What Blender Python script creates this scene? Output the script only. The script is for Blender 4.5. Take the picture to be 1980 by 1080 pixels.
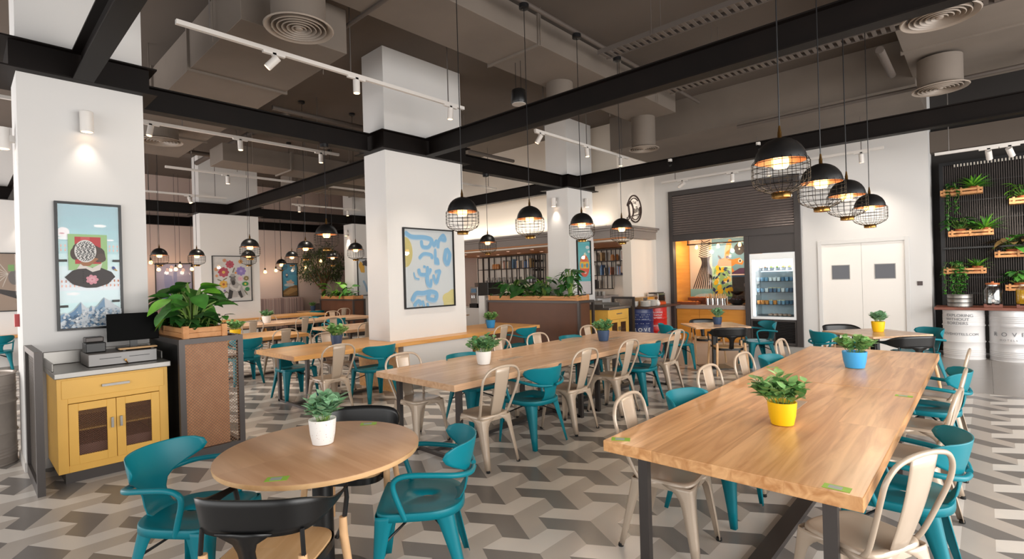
import bpy, math, random
from math import sin, cos, pi, radians, sqrt, atan2
from mathutils import Vector, Matrix, Quaternion
random.seed(7)
for o in list(bpy.data.objects):
    bpy.data.objects.remove(o)
SC = bpy.context.scene
COL = SC.collection

# ------------------------------------------------------------------ camera, world, exposure
cd = bpy.data.cameras.new('camera')
cam = bpy.data.objects.new('camera', cd)
COL.objects.link(cam)
FW = Vector((-.678, .735, 0)).normalized()
RT = Vector((FW.y, -FW.x, 0))
cd.sensor_width = 36
cd.lens = 36 * 992 / 1980
cd.clip_start = .05
M = Matrix((RT, Vector((0, 0, 1)), -FW)).transposed()
ROLL = radians(1.6)
cam.rotation_euler = (M @ Matrix.Rotation(-ROLL, 3, 'Z')).to_euler()
cam.location = (0, 0, 1.65)
SC.camera = cam
w = bpy.data.worlds.new('daylight')
SC.world = w
w.use_nodes = True
bg = w.node_tree.nodes['Background']
bg.inputs[0].default_value = (.93, .96, 1.0, 1)
bg.inputs[1].default_value = .75
SC.view_settings.view_transform = 'Standard'
SC.view_settings.look = 'None'
SC.view_settings.gamma = 1
SC.view_settings.use_curve_mapping = False
SC.view_settings.exposure = -.05


def area(name, loc, target, sx, sy, power, col=(1, 1, 1)):
    l = bpy.data.lights.new(name, 'AREA')
    l.shape = 'RECTANGLE'
    l.size, l.size_y = sx, sy
    l.energy = power
    l.color = col
    o = bpy.data.objects.new(name, l)
    COL.objects.link(o)
    o.location = loc
    o.rotation_euler = (Vector(target) - Vector(loc)).to_track_quat('-Z', 'Y').to_euler()
    return o


# daylight through the glazed fronts behind and beside the viewpoint
area('window_daylight', (4.7, 5.5, 2.1), (-2.5, 7.5, .2), 12, 3.6, 1000, (1, .97, .93))
area('window_daylight', (-4.5, -5.0, 2.0), (-6, 6, 1.0), 14, 3.4, 330, (1, .97, .93))
area('window_daylight', (-14.5, -3.2, 2.0), (-15, 8, 1.2), 12, 3.2, 640, (1, .94, .9))


# ------------------------------------------------------------------ materials
def C(h):
    h = h.lstrip('#')
    v = [int(h[i:i + 2], 16) / 255 for i in (0, 2, 4)]
    return tuple(c / 12.92 if c <= .04045 else ((c + .055) / 1.055) ** 2.4 for c in v) + (1,)


MATS = {}


def mat(name, col, rough=.5, metal=0, var=0, scale=8, bump=0, coat=0, spec=None):
    if name in MATS:
        return MATS[name]
    m = bpy.data.materials.new(name)
    m.use_nodes = True
    nt = m.node_tree
    b = nt.nodes['Principled BSDF']
    c = C(col) if isinstance(col, str) else col
    b.inputs['Base Color'].default_value = c
    b.inputs['Roughness'].default_value = rough
    b.inputs['Metallic'].default_value = metal
    if coat:
        b.inputs['Coat Weight'].default_value = coat
        b.inputs['Coat Roughness'].default_value = .15
    if spec is not None:
        b.inputs['Specular IOR Level'].default_value = spec
    if var or bump:
        tc = nt.nodes.new('ShaderNodeTexCoord')
        n = nt.nodes.new('ShaderNodeTexNoise')
        n.inputs['Scale'].default_value = scale
        n.inputs['Detail'].default_value = 4
        nt.links.new(tc.outputs['Object'], n.inputs['Vector'])
        if var:
            r = nt.nodes.new('ShaderNodeValToRGB')
            r.color_ramp.elements[0].position = .3
            r.color_ramp.elements[1].position = .7
            r.color_ramp.elements[0].color = tuple(x * (1 - var) for x in c[:3]) + (1,)
            r.color_ramp.elements[1].color = tuple(min(1, x * (1 + var)) for x in c[:3]) + (1,)
            nt.links.new(n.outputs['Fac'], r.inputs['Fac'])
            nt.links.new(r.outputs['Color'], b.inputs['Base Color'])
        if bump:
            bp = nt.nodes.new('ShaderNodeBump')
            bp.inputs['Strength'].default_value = bump
            bp.inputs['Distance'].default_value = .01
            nt.links.new(n.outputs['Fac'], bp.inputs['Height'])
            nt.links.new(bp.outputs['Normal'], b.inputs['Normal'])
    MATS[name] = m
    return m


def wood(name, c1, c2, axis='Y', rough=.4, plank=.2, seam=1.3, streak=1.0, darkline=True):
    """board wood: grain runs along axis, boards differ a little in tone"""
    if name in MATS:
        return MATS[name]
    m = bpy.data.materials.new(name)
    m.use_nodes = True
    nt = m.node_tree
    N, L = nt.nodes, nt.links
    b = N['Principled BSDF']
    b.inputs['Roughness'].default_value = rough
    tc = N.new('ShaderNodeTexCoord')
    mp = N.new('ShaderNodeMapping')
    L.new(tc.outputs['Object'], mp.inputs['Vector'])
    rot = {'Y': (0, 0, pi / 2), 'X': (0, 0, 0), 'Z': (0, pi / 2, 0)}[axis]
    mp.inputs['Rotation'].default_value = rot
    br = N.new('ShaderNodeTexBrick')
    br.offset = .37
    br.inputs['Color1'].default_value = (0, 0, 0, 1)
    br.inputs['Color2'].default_value = (1, 1, 1, 1)
    br.inputs['Mortar'].default_value = (.5, .5, .5, 1)
    br.inputs['Scale'].default_value = 1
    br.inputs['Mortar Size'].default_value = .0008
    br.inputs['Brick Width'].default_value = seam
    br.inputs['Row Height'].default_value = plank
    L.new(mp.outputs['Vector'], br.inputs['Vector'])
    m2 = N.new('ShaderNodeMapping')
    m2.inputs['Scale'].default_value = (.7, 9, 9)
    ad = N.new('ShaderNodeVectorMath')
    ad.operation = 'ADD'
    sc = N.new('ShaderNodeVectorMath')
    sc.operation = 'SCALE'
    sc.inputs['Scale'].default_value = 3.7
    L.new(br.outputs['Color'], sc.inputs[0])
    L.new(mp.outputs['Vector'], ad.inputs[0])
    L.new(sc.outputs[0], ad.inputs[1])
    L.new(ad.outputs[0], m2.inputs['Vector'])
    n = N.new('ShaderNodeTexNoise')
    n.inputs['Scale'].default_value = 1.6
    n.inputs['Detail'].default_value = 7
    n.inputs['Distortion'].default_value = 1.2 * streak
    L.new(m2.outputs['Vector'], n.inputs['Vector'])
    r = N.new('ShaderNodeValToRGB')
    e = r.color_ramp.elements
    a, d = C(c1), C(c2)
    e[0].position, e[1].position = .32, .66
    e[0].color, e[1].color = d, a
    L.new(n.outputs['Fac'], r.inputs['Fac'])
    mx = N.new('ShaderNodeMix')
    mx.data_type = 'RGBA'
    mx.blend_type = 'MULTIPLY'
    mx.inputs['Factor'].default_value = 1
    r2 = N.new('ShaderNodeValToRGB')
    r2.color_ramp.elements[0].color = (.91, .9, .89, 1)
    r2.color_ramp.elements[1].color = (1.06, 1.05, 1.03, 1)
    L.new(br.outputs['Color'], r2.inputs['Fac'])
    L.new(r.outputs['Color'], mx.inputs['A'])
    L.new(r2.outputs['Color'], mx.inputs['B'])
    L.new(mx.outputs['Result'], b.inputs['Base Color'])
    MATS[name] = m
    return m


def emit(name, col, strength):
    if name in MATS:
        return MATS[name]
    m = bpy.data.materials.new(name)
    m.use_nodes = True
    b = m.node_tree.nodes['Principled BSDF']
    b.inputs['Base Color'].default_value = C(col)
    b.inputs['Emission Color'].default_value = C(col)
    b.inputs['Emission Strength'].default_value = strength
    MATS[name] = m
    return m


def glass(name, col='#ffffff', rough=.02, ior=1.45, alpha=.12):
    """thin clear pane: mostly transparent with a gloss reflection"""
    if name in MATS:
        return MATS[name]
    m = bpy.data.materials.new(name)
    m.use_nodes = True
    nt = m.node_tree
    nt.nodes.clear()
    out = nt.nodes.new('ShaderNodeOutputMaterial')
    t = nt.nodes.new('ShaderNodeBsdfTransparent')
    t.inputs[0].default_value = C(col)
    g = nt.nodes.new('ShaderNodeBsdfGlossy')
    g.inputs['Roughness'].default_value = rough
    mx = nt.nodes.new('ShaderNodeMixShader')
    mx.inputs[0].default_value = alpha
    nt.links.new(t.outputs[0], mx.inputs[1])
    nt.links.new(g.outputs[0], mx.inputs[2])
    nt.links.new(mx.outputs[0], out.inputs[0])
    MATS[name] = m
    return m


def flat(h, rough=.45):
    return mat('print_' + h.lstrip('#') + ('' if rough == .45 else str(rough)), h, rough)


WHITE = mat('white_plaster', '#d5d3d1', .8, bump=.03, scale=60)
CREAM = mat('cream_plaster', '#e9dfd3', .8, bump=.03, scale=60)
BEIGE = mat('beige_plaster', '#d3bfb6', .85)
CEIL = mat('taupe_ceiling_paint', '#5a5048', .9, var=.12, scale=.6)
DUCT = mat('taupe_duct_paint', '#6f655c', .75, var=.08, scale=1.5)
PIPE = mat('taupe_pipe_paint', '#544b45', .6)
BEAM = mat('dark_brown_steel', '#0e0806', .55, .0, var=.3, scale=3, spec=.18)
BLK = mat('black_steel', '#141416', .38, .2)
BLKS = mat('black_satin', '#0d0d0e', .36)
DKM = mat('dark_grey_steel', '#4a4543', .42, .5)
GREYM = mat('grey_metal', '#77716d', .45, .7)
STEEL = mat('brushed_steel', '#96938f', .38, .85)
CHROME = mat('polished_steel', '#c9c7c4', .15, 1)
WPAINT = mat('white_metal_paint', '#d9d4cf', .45)
TEAL = mat('teal_paint', '#00727f', .4, var=.03, scale=3, spec=.3)
TAUPE = mat('taupe_gloss_paint', '#b7a592', .3, .08, coat=.35)
BRASS = mat('brass', '#8d6a3a', .25, 1)
RUBBER = mat('black_rubber', '#0d0d0d', .7)
SOIL = mat('soil', '#2a2018', .95)
TERRA = mat('terracotta', '#b1582f', .7)
OAK = wood('oak_boards', '#e6b27c', '#bd834e', 'Y', .28, .31, 1.9)
OAKL = wood('pale_oak_boards', '#dcb694', '#c49b78', 'Y', .27, .31, 1.9)
OAKG = wood('golden_oak_boards', '#dfa864', '#cb9150', 'Y', .32, .31, 1.9)
OAKX = wood('oak_strip', '#cf9a63', '#b47a45', 'X', .45, .3, 3)
ASH = wood('ash_ply', '#d8b284', '#c69a68', 'Y', .45, .6, 3, .4)
ROUNDW = wood('walnut_veneer', '#cba07c', '#b88c68', 'X', .35, .6, 3, .3)
CRATE = wood('pine_slats', '#d39a66', '#bd8049', 'X', .6, .3, 3, .5)
YELW = mat('yellow_stained_wood', '#e2b052', .42, var=.03, scale=5)
LEG_W = mat('beech_leg', '#d2a87c', .45, var=.08, scale=12)
HONEY = wood('honey_cladding', '#d9963f', '#c98531', 'X', .4, .16, 4, .2)
BROWNP = wood('brown_panel', '#cf9870', '#bd845d', 'X', .5, .17, 3, .3)
BROWND = mat('dark_brown_panel', '#5c3823', .5, var=.06, scale=5)
LEAF = mat('leaf_green', '#3f7a2a', .5, var=.35, scale=9)
LEAFD = mat('leaf_dark_green', '#24541f', .5, var=.4, scale=6)
LEAFB = mat('leaf_blue_green', '#8fbb92', .5, var=.22, scale=14)
LEAFY = mat('leaf_bright_green', '#6fae35', .4, var=.3, scale=9)
LEAFR = mat('leaf_bronze', '#5b4a2c', .4, var=.45, scale=7)
STEM = mat('stem_green', '#6c8a3c', .5)
BARK = mat('bark', '#7d5a3c', .8, var=.25, scale=12, bump=.3)
BULB = emit('warm_bulb', '#ffb968', 8)
SPOTG = emit('warm_spot_lens', '#ffd29a', 6)
DLIGHT = emit('white_spot_lens', '#fff2dd', 8)
COPPER = mat('copper_lining', '#8a5a3a', .35, .8)


# ------------------------------------------------------------------ mesh builder
class MB:
    def __init__(s):
        s.v, s.f, s.m, s.sm = [], [], [], []
        s.T = None

    def _add(s, vs, fs, mi=0, smooth=False):
        o = len(s.v)
        if s.T is not None:
            vs = [s.T @ Vector(p) for p in vs]
        s.v += [tuple(p) for p in vs]
        s.f += [tuple(i + o for i in f) for f in fs]
        s.m += [mi] * len(fs)
        s.sm += [smooth] * len(fs)
        return s

    def box(s, x0, x1, y0, y1, z0, z1, mi=0):
        vs = [(x0, y0, z0), (x1, y0, z0), (x1, y1, z0), (x0, y1, z0), (x0, y0, z1), (x1, y0, z1), (x1, y1, z1), (x0, y1, z1)]
        return s._add(vs, [(0, 3, 2, 1), (4, 5, 6, 7), (0, 1, 5, 4), (1, 2, 6, 5), (2, 3, 7, 6), (3, 0, 4, 7)], mi)

    def bar(s, a, b, wx, wz, mi=0):
        """rectangular bar from a to b"""
        a, b = Vector(a), Vector(b)
        d = (b - a).normalized()
        up = Vector((0, 0, 1)) if abs(d.z) < .95 else Vector((0, 1, 0))
        x = d.cross(up).normalized() * wx / 2
        y = x.cross(d).normalized() * wz / 2
        vs = [p + i * x + j * y for p in (a, b) for i, j in ((-1, -1), (1, -1), (1, 1), (-1, 1))]
        return s._add(vs, [(0, 1, 2, 3), (7, 6, 5, 4), (0, 4, 5, 1), (1, 5, 6, 2), (2, 6, 7, 3), (3, 7, 4, 0)], mi)

    def tube(s, pts, r, n=8, mi=0, closed=False, cap=True):
        pts = [Vector(p) for p in pts]
        k = len(pts)
        rs = r if isinstance(r, (list, tuple)) else [r] * k
        vs = []
        prev = None
        for i, p in enumerate(pts):
            if closed:
                d = pts[(i + 1) % k] - pts[i - 1]
            else:
                d = pts[min(i + 1, k - 1)] - pts[max(i - 1, 0)]
            d = d.normalized() if d.length > 1e-9 else Vector((0, 0, 1))
            if prev is None:
                ref = Vector((0, 0, 1)) if abs(d.z) < .9 else Vector((1, 0, 0))
                u = d.cross(ref).normalized()
            else:
                u = (prev - d * prev.dot(d))
                u = u.normalized() if u.length > 1e-6 else d.orthogonal().normalized()
            prev = u
            v = d.cross(u)
            for j in range(n):
                a = 2 * pi * j / n
                vs.append(p + (u * cos(a) + v * sin(a)) * rs[i])
        fs = []
        rng = k if closed else k - 1
        for i in range(rng):
            for j in range(n):
                a, b = i * n + j, i * n + (j + 1) % n
                c, d = ((i + 1) % k) * n + (j + 1) % n, ((i + 1) % k) * n + j
                fs.append((a, b, c, d))
        if cap and not closed:
            fs.append(tuple(range(n - 1, -1, -1)))
            fs.append(tuple((k - 1) * n + j for j in range(n)))
        return s._add(vs, fs, mi, True)

    def lathe(s, prof, n=24, mi=0, c=(0, 0, 0), cap=True, axis='Z'):
        vs = []
        for r, z in prof:
            for j in range(n):
                a = 2 * pi * j / n
                p = (r * cos(a), r * sin(a), z)
                if axis == 'X':
                    p = (p[2], p[0], p[1])
                elif axis == 'Y':
                    p = (p[0], p[2], p[1])
                vs.append((c[0] + p[0], c[1] + p[1], c[2] + p[2]))
        fs = []
        for i in range(len(prof) - 1):
            for j in range(n):
                fs.append((i * n + j, i * n + (j + 1) % n, (i + 1) * n + (j + 1) % n, (i + 1) * n + j))
        if cap:
            if prof[0][0] > 1e-5:
                fs.append(tuple(range(n - 1, -1, -1)))
            if prof[-1][0] > 1e-5:
                fs.append(tuple((len(prof) - 1) * n + j for j in range(n)))
        return s._add(vs, fs, mi, True)

    def loft(s, rings, mi=0, closed=True, cap0=False, cap1=False, smooth=True):
        n = len(rings[0])
        vs = [p for r in rings for p in r]
        fs = []
        for i in range(len(rings) - 1):
            for j in range(n if closed else n - 1):
                fs.append((i * n + j, i * n + (j + 1) % n, (i + 1) * n + (j + 1) % n, (i + 1) * n + j))
        if cap0:
            fs.append(tuple(range(n - 1, -1, -1)))
        if cap1:
            fs.append(tuple((len(rings) - 1) * n + j for j in range(n)))
        return s._add(vs, fs, mi, smooth)

    def prism(s, pts, z0, z1, mi=0):
        """polygon in XY extruded in z"""
        n = len(pts)
        vs = [(x, y, z0) for x, y in pts] + [(x, y, z1) for x, y in pts]
        fs = [tuple(range(n - 1, -1, -1)), tuple(range(n, 2 * n))] + [(i, (i + 1) % n, n + (i + 1) % n, n + i) for i in range(n)]
        return s._add(vs, fs, mi)

    def leaf(s, base, d, up, L, W, bend=.25, mi=0, fold=.12, n=4):
        d, up = Vector(d).normalized(), Vector(up)
        side = d.cross(up)
        side = side.normalized() if side.length > 1e-4 else d.orthogonal().normalized()
        up = side.cross(d).normalized()
        base = Vector(base)
        vs = []
        for i in range(n + 1):
            t = i / n
            wd = W / 2 * (sin(pi * min(1, t ** .75)) ** .8 if 0 < t < 1 else .04)
            c = base + d * (L * t) - up * (bend * L * t * t)
            vs += [c - side * wd + up * (fold * wd), c, c + side * wd + up * (fold * wd)]
        fs = []
        for i in range(n):
            a = i * 3
            fs += [(a, a + 1, a + 4, a + 3), (a + 1, a + 2, a + 5, a + 4)]
        return s._add(vs, fs, mi, True)

    def mesh(s, name, mats):
        me = bpy.data.meshes.new(name)
        me.from_pydata(s.v, [], s.f)
        for m in (mats if isinstance(mats, (list, tuple)) else [mats]):
            me.materials.append(m)
        me.polygons.foreach_set('material_index', s.m)
        me.polygons.foreach_set('use_smooth', s.sm)
        if any(s.sm):
            try:
                me.set_sharp_from_angle(angle=radians(42))
            except Exception:
                pass
        me.update()
        return me

    def build(s, name, mats, parent=None, loc=None, rz=0, bevel=0, solid=0):
        o = bpy.data.objects.new(name, s.mesh(name, mats))
        COL.objects.link(o)
        if parent is not None:
            o.parent = parent
        if loc is not None:
            o.location = loc
        if rz:
            o.rotation_euler = (0, 0, rz)
        if solid:
            md = o.modifiers.new('thickness', 'SOLIDIFY')
            md.thickness = solid
            md.offset = 0
        if bevel:
            md = o.modifiers.new('edges', 'BEVEL')
            md.width = bevel
            md.segments = 2
            md.limit_method = 'ANGLE'
        return o


def tag(o, label, cat, group=None, kind=None):
    o['label'] = label
    o['category'] = cat
    if group:
        o['group'] = group
    if kind:
        o['kind'] = kind
    return o


def thing(name, label, cat, loc=(0, 0, 0), rz=0, group=None):
    o = bpy.data.objects.new(name, None)
    o.empty_display_size = .1
    COL.objects.link(o)
    o.location = loc
    o.rotation_euler = (0, 0, rz)
    return tag(o, label, cat, group)


def struct(o):
    o['kind'] = 'structure'
    return o


KIDS = {}


def children(o):
    return [c for c in bpy.data.objects if c.parent == o]


def kids(o):
    if o.name not in KIDS:
        KIDS[o.name] = [(c, children(c)) for c in children(o)]
    return KIDS[o.name]


def dup(root, loc, rz, label, group=None, subs=None):
    """a copy of a thing with its parts and sub-parts; shares mesh data"""
    r = root.copy()
    COL.objects.link(r)
    r.location = loc
    r.rotation_euler = (0, 0, rz)
    r['label'] = label
    if group:
        r['group'] = group
    for c, gs in kids(root):
        k = c.copy()
        COL.objects.link(k)
        k.parent = r
        for g in gs:
            q = g.copy()
            COL.objects.link(q)
            q.parent = k
    return r


class Proto:
    """first use moves the original, later uses copy it"""
    def __init__(s, root):
        s.root, s.used = root, False
        kids(root)

    def place(s, loc, rz, label, group=None):
        if not s.used:
            s.used = True
            s.root.location = loc
            s.root.rotation_euler = (0, 0, rz)
            s.root['label'] = label
            if group:
                s.root['group'] = group
            return s.root
        return dup(s.root, loc, rz, label, group)


def superell(a, b, n=32, p=4, y0=0, x0=0):
    out = []
    for i in range(n):
        t = 2 * pi * i / n
        c, s_ = cos(t), sin(t)
        out.append((x0 + a * math.copysign(abs(c) ** (2 / p), c), y0 + b * math.copysign(abs(s_) ** (2 / p), s_)))
    return out


def smooth_path(pts, k=4):
    pts = [Vector(p) for p in pts]
    out = []
    n = len(pts)
    for i in range(n - 1):
        p0, p1, p2, p3 = pts[max(i - 1, 0)], pts[i], pts[i + 1], pts[min(i + 2, n - 1)]
        for j in range(k):
            t = j / k
            out.append(.5 * ((2 * p1) + (p2 - p0) * t + (2 * p0 - 5 * p1 + 4 * p2 - p3) * t * t + (3 * p1 - p0 - 3 * p2 + p3) * t ** 3))
    out.append(pts[-1])
    return out


NTH = ('first', 'second', 'third', 'fourth', 'fifth', 'sixth', 'seventh', 'eighth', 'ninth', 'tenth', 'eleventh', 'twelfth', 'thirteenth', 'fourteenth', 'fifteenth', 'sixteenth')
asin_ = math.asin
TXT = {}


def text2d(s, size=1.0, align='CENTER'):
    """flat triangulated lettering: verts (x, y), faces"""
    key = (s, align)
    if key not in TXT:
        cu = bpy.data.curves.new('lettering', 'FONT')
        cu.body = s
        cu.size = 1
        cu.align_x = align
        cu.resolution_u = 3
        o = bpy.data.objects.new('lettering', cu)
        COL.objects.link(o)
        dg = bpy.context.evaluated_depsgraph_get()
        dg.update()
        me = o.evaluated_get(dg).to_mesh()
        TXT[key] = ([(v.co.x, v.co.y) for v in me.vertices], [tuple(p.vertices) for p in me.polygons])
        o.evaluated_get(dg).to_mesh_clear()
        bpy.data.objects.remove(o)
        bpy.data.curves.remove(cu)
    v, f = TXT[key]
    return [(x * size, y * size) for x, y in v], f

# ------------------------------------------------------------------ floor
E_, W_ = .179, .155
T_L = mat('pale_floor_tile', '#d8d2cb', .26, var=.03, scale=2)
T_M = mat('mid_floor_tile', '#b8b0a8', .26, var=.03, scale=2)
T_D = mat('dark_floor_tile', '#7c7875', .26, var=.04, scale=2)


def floor_tiles():
    mb = MB()
    a, u, b = Vector((W_, E_ / 2)), Vector((0, E_)), Vector((W_, -E_ / 2))
    q0 = Vector((-2.002, 2.885))
    for i in range(-45, 18):
        for j in range(-70, 70):
            q = q0 + a * 3 * i + u * 3 * j
            if not (-20.2 < q.x < 5 and -5.5 < q.y < 14):
                continue
            if q.y > 9.6 and q.x > -5.8:
                continue
            for k, ps in enumerate(((q - 2 * a, q, q + 2 * u, q + 2 * u - a, q + u - a, q + u - 2 * a),
                                    (q, q + 2 * b, q + 2 * b + u, q + b + u, q + b + 2 * u, q + 2 * u),
                                    (q - 2 * a, q - 2 * a + b, q - a + b, q - a + 2 * b, q + 2 * b, q))):
                mb._add([(p.x, p.y, 0) for p in ps], [tuple(range(6))], k)
    mb.box(-20.2, 5, -5.5, 14, -.2, -.012, 1)
    return struct(mb.build('floor', [T_L, T_M, T_D]))


floor_tiles()
T_G = mat('grey_floor_tile', '#9a938d', .28, var=.04, scale=1.2)
g = MB()
for i in range(9):
    for j in range(3):
        g.box(-5.95 + i * 1.2, -5.95 + i * 1.2 + 1.197, 9.0 + j * 1.2, 9.0 + j * 1.2 + 1.197, -.01, .003)
struct(g.build('floor', T_G))

# ------------------------------------------------------------------ room shell
ZC = 5.3


def wall(name, x0, x1, y0, y1, z0=0, z1=ZC, m=WHITE):
    return struct(MB().box(x0, x1, y0, y1, z0, z1).build(name, m))


struct(MB().box(-19.7, 5, -5.5, 14, ZC, ZC + .2).build('ceiling', CEIL))
wk = MB()
wk.box(-6.35, -5.95, 12.5, 12.8, 0, ZC)
wk.box(-5.95, -2.93, 12.5, 12.8, 3.78, ZC)
wk.box(-2.93, -2.62, 12.5, 12.8, 0, ZC)
wk.box(-2.62, -1.07, 12.5, 12.8, 2.28, ZC)
wk.box(-1.07, -.75, 12.5, 13.3, 0, ZC)
struct(wk.build('wall_back', WHITE))
ws = MB()
ws.box(-6.6, -6.35, 11.2, 12.8, 0, ZC)
ws.box(-6.6, -6.35, 10.65, 11.2, 2.5, ZC)
struct(ws.build('wall_corner', CREAM))
wall('wall_bulkhead', -14.2, -6.6, 10.65, 10.85, 2.5, ZC, CREAM)
wall('wall_bar', -14.2, -6.6, 13.45, 13.65, 0, 2.6, CREAM)
wall('wall_bar_end', -14.4, -14.2, 10.65, 13.65, 0, ZC, BEIGE)
wall('wall_left', -19.7, -19.4, -5.5, 14, 0, ZC, BEIGE)
wall('wall_rear', -19.4, -14.4, 13.7, 14, 0, ZC, BEIGE)
wall('wall_alcove', -.75, 5, 13.3, 13.5, 0, ZC, mat('dark_wall_paint', '#2c2826', .8))
struct(MB().box(-14.2, -6.6, 10.85, 13.45, 2.5, 2.56).build('ceiling_bar', wood('walnut_soffit', '#c9854a', '#ad6c38', 'X', .4, .15, 3, .3)))
struct(MB().box(-6.3, -.75, 10.3, 12.5, 4.55, ZC - .002).build('ceiling_soffit', DUCT))


def pillar(x0, x1, y0, y1, m=WHITE):
    p = struct(MB().box(x0, x1, y0, y1, 0, ZC).build('pillar', m))
    b = struct(MB().box(x0 - .012, x1 + .012, y0 - .012, y1 + .012, 0, .09).build('baseboard_pillar', WPAINT))
    k = MB()
    for z0, z1, t in ((3.7, 3.715, .11), (3.965, 3.98, .11), (3.715, 3.965, .05)):
        k.box(x0 - t, x0, y0 - t, y1 + t, z0, z1)
        k.box(x1, x1 + t, y0 - t, y1 + t, z0, z1)
        k.box(x0, x1, y0 - t, y0, z0, z1)
        k.box(x0, x1, y1, y1 + t, z0, z1)
    return k


PIL = [(-7.1, -6.525, .41, 1.38), (-7.33, -6.74, 4.507, 6.09), (-7.54, -6.93, 9.45, 10.45),
       (-16.3, -15.72, .1, 1.65), (-16.3, -15.72, 4.54, 6.08), (-16.4, -15.8, 9.2, 10.7)]
WHICH = ['pillar beside the yellow cabinet', 'pillar with the blue calligraphy poster', 'pillar behind the brown planter near the bar',
         'far pillar at the edge behind the metal drum', 'far pillar with the flower collage poster', 'far pillar beside the tree']
for p, wlab in zip(PIL, WHICH):
    tag(pillar(*p).build('beam_collar', BEAM), 'dark steel collar wrapped round the ' + wlab, 'beam', 'steel beam grid')


def ibeam(x0, y0, x1, y1, label, wdt=.16):
    m = MB()
    if abs(x1 - x0) > abs(y1 - y0):
        f = lambda a, b, c, d: m.box(x0, x1, y0 + a, y0 + b, c, d)
    else:
        f = lambda a, b, c, d: m.box(x0 + a, x0 + b, y0, y1, c, d)
    h = wdt / 2
    f(-h, h, 3.7, 3.716)
    f(-h, h, 3.964, 3.98)
    f(-.012, .012, 3.716, 3.964)
    return tag(m.build('steel_beam', BEAM), label, 'beam', 'steel beam grid')


XB, XF = -7.06, -15.98
ibeam(XB, 1.49, XB, 4.4, 'dark steel beam between the cabinet pillar and the calligraphy poster pillar')
ibeam(XB, 6.2, XB, 9.34, 'dark steel beam between the calligraphy pillar and the pillar near the bar')
ibeam(-6.41, .88, 4.5, .88, 'dark steel beam running overhead from the pillar above the yellow cabinet')
ibeam(-6.63, 5.29, 4.5, 5.29, 'dark steel beam crossing above the two long tables from the calligraphy pillar')
ibeam(-6.82, 9.78, 4.5, 9.78, 'dark steel beam passing in front of the kiosk shutter wall')
ibeam(-7.44, 5.29, -15.6, 5.29, 'dark steel beam running back from the calligraphy pillar to the flower collage pillar')
ibeam(-7.65, 9.78, -15.69, 9.78, 'dark steel beam above the bar canopy behind the brown planter')
ibeam(-7.21, .88, -15.6, .88, 'dark steel beam behind the cabinet pillar')
ibeam(XF, 1.76, XF, 4.43, 'dark steel beam leading along the back to the flower collage pillar')
ibeam(XF, 6.2, XF, 9.09, 'dark steel beam at the back between the flower collage pillar and the tree')
ibeam(-19.2, -5, -19.2, 13.6, 'dark steel beam along the beige back wall')
ibeam(-16.41, 5.29, -19.1, 5.29, 'short dark steel beam from the flower collage pillar to the back wall')
ibeam(-16.51, 9.78, -19.1, 9.78, 'short dark steel beam above the tree')


for x, y, lab in ((-4.55, 9.69, 'small clamp lamp on the beam above the wall sign'), (-2.9, 9.69, 'small clamp lamp on the beam left of the first big pendant')):
    t = thing('clamp_lamp', lab, 'clamp lamp', (x, y, 3.9), 0, 'clamp lamps on the beam')
    MB().box(-.03, .03, -.06, -.005, 0, .05).tube([(0, -.06, .02), (0, -.1, -.02)], .015, 8).build('clamp', WPAINT, t)
    MB().tube([(0, -.1, -.03), (.05, -.13, -.1)], .03, 12).build('head', BLKS, t)

# ------------------------------------------------------------------ ceiling services
def duct(label, x0, x1, y0, y1, z0, z1, flanges='Y'):
    m = MB()
    m.box(x0, x1, y0, y1, z0, z1)
    n = 4
    for i in range(1, n):
        if flanges == 'Y':
            y = y0 + (y1 - y0) * i / n
            m.box(x0 - .03, x1 + .03, y - .02, y + .02, z0 - .03, z1 + .03)
        else:
            x = x0 + (x1 - x0) * i / n
            m.box(x - .02, x + .02, y0 - .03, y1 + .03, z0 - .03, z1 + .03)
    for i in (0, 1, 2):                                     # hanger rods
        t = .1 + .4 * i
        for s_ in (-.04, .04):
            if flanges == 'Y':
                xx = x0 - .05 if s_ < 0 else x1 + .05
                m.tube([(xx, y0 + (y1 - y0) * t, z0 - .03), (xx, y0 + (y1 - y0) * t, ZC)], .008, 5)
            else:
                yy = y0 - .05 if s_ < 0 else y1 + .05
                m.tube([(x0 + (x1 - x0) * t, yy, z0 - .03), (x0 + (x1 - x0) * t, yy, ZC)], .008, 5)
    return tag(m.build('air_duct', DUCT, bevel=.012), label, 'duct', 'painted air ducts')


duct('wide painted air duct crossing above the yellow cabinet pillar', -12.5, -5.6, 2.05, 3.25, 4.42, 4.95, 'X')
duct('long painted air duct running above the middle long table', -5.3, -4.38, 1.2, 9.6, 4.82, 5.2)
duct('broad painted duct above the aisle table and white drums', -.78, 1.3, 2.5, 11.2, 4.66, 5.08)
duct('painted duct with hangers above the rear tables', -11.7, -10.95, 3.6, 9.0, 4.15, 4.5)
duct('painted duct near the ceiling above the tree', -14.4, -13.7, 6.2, 10.4, 4.35, 4.7)
duct('painted duct crossing behind the calligraphy poster pillar', -9.9, -8.2, 6.9, 7.6, 4.4, 4.8, 'X')


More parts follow.
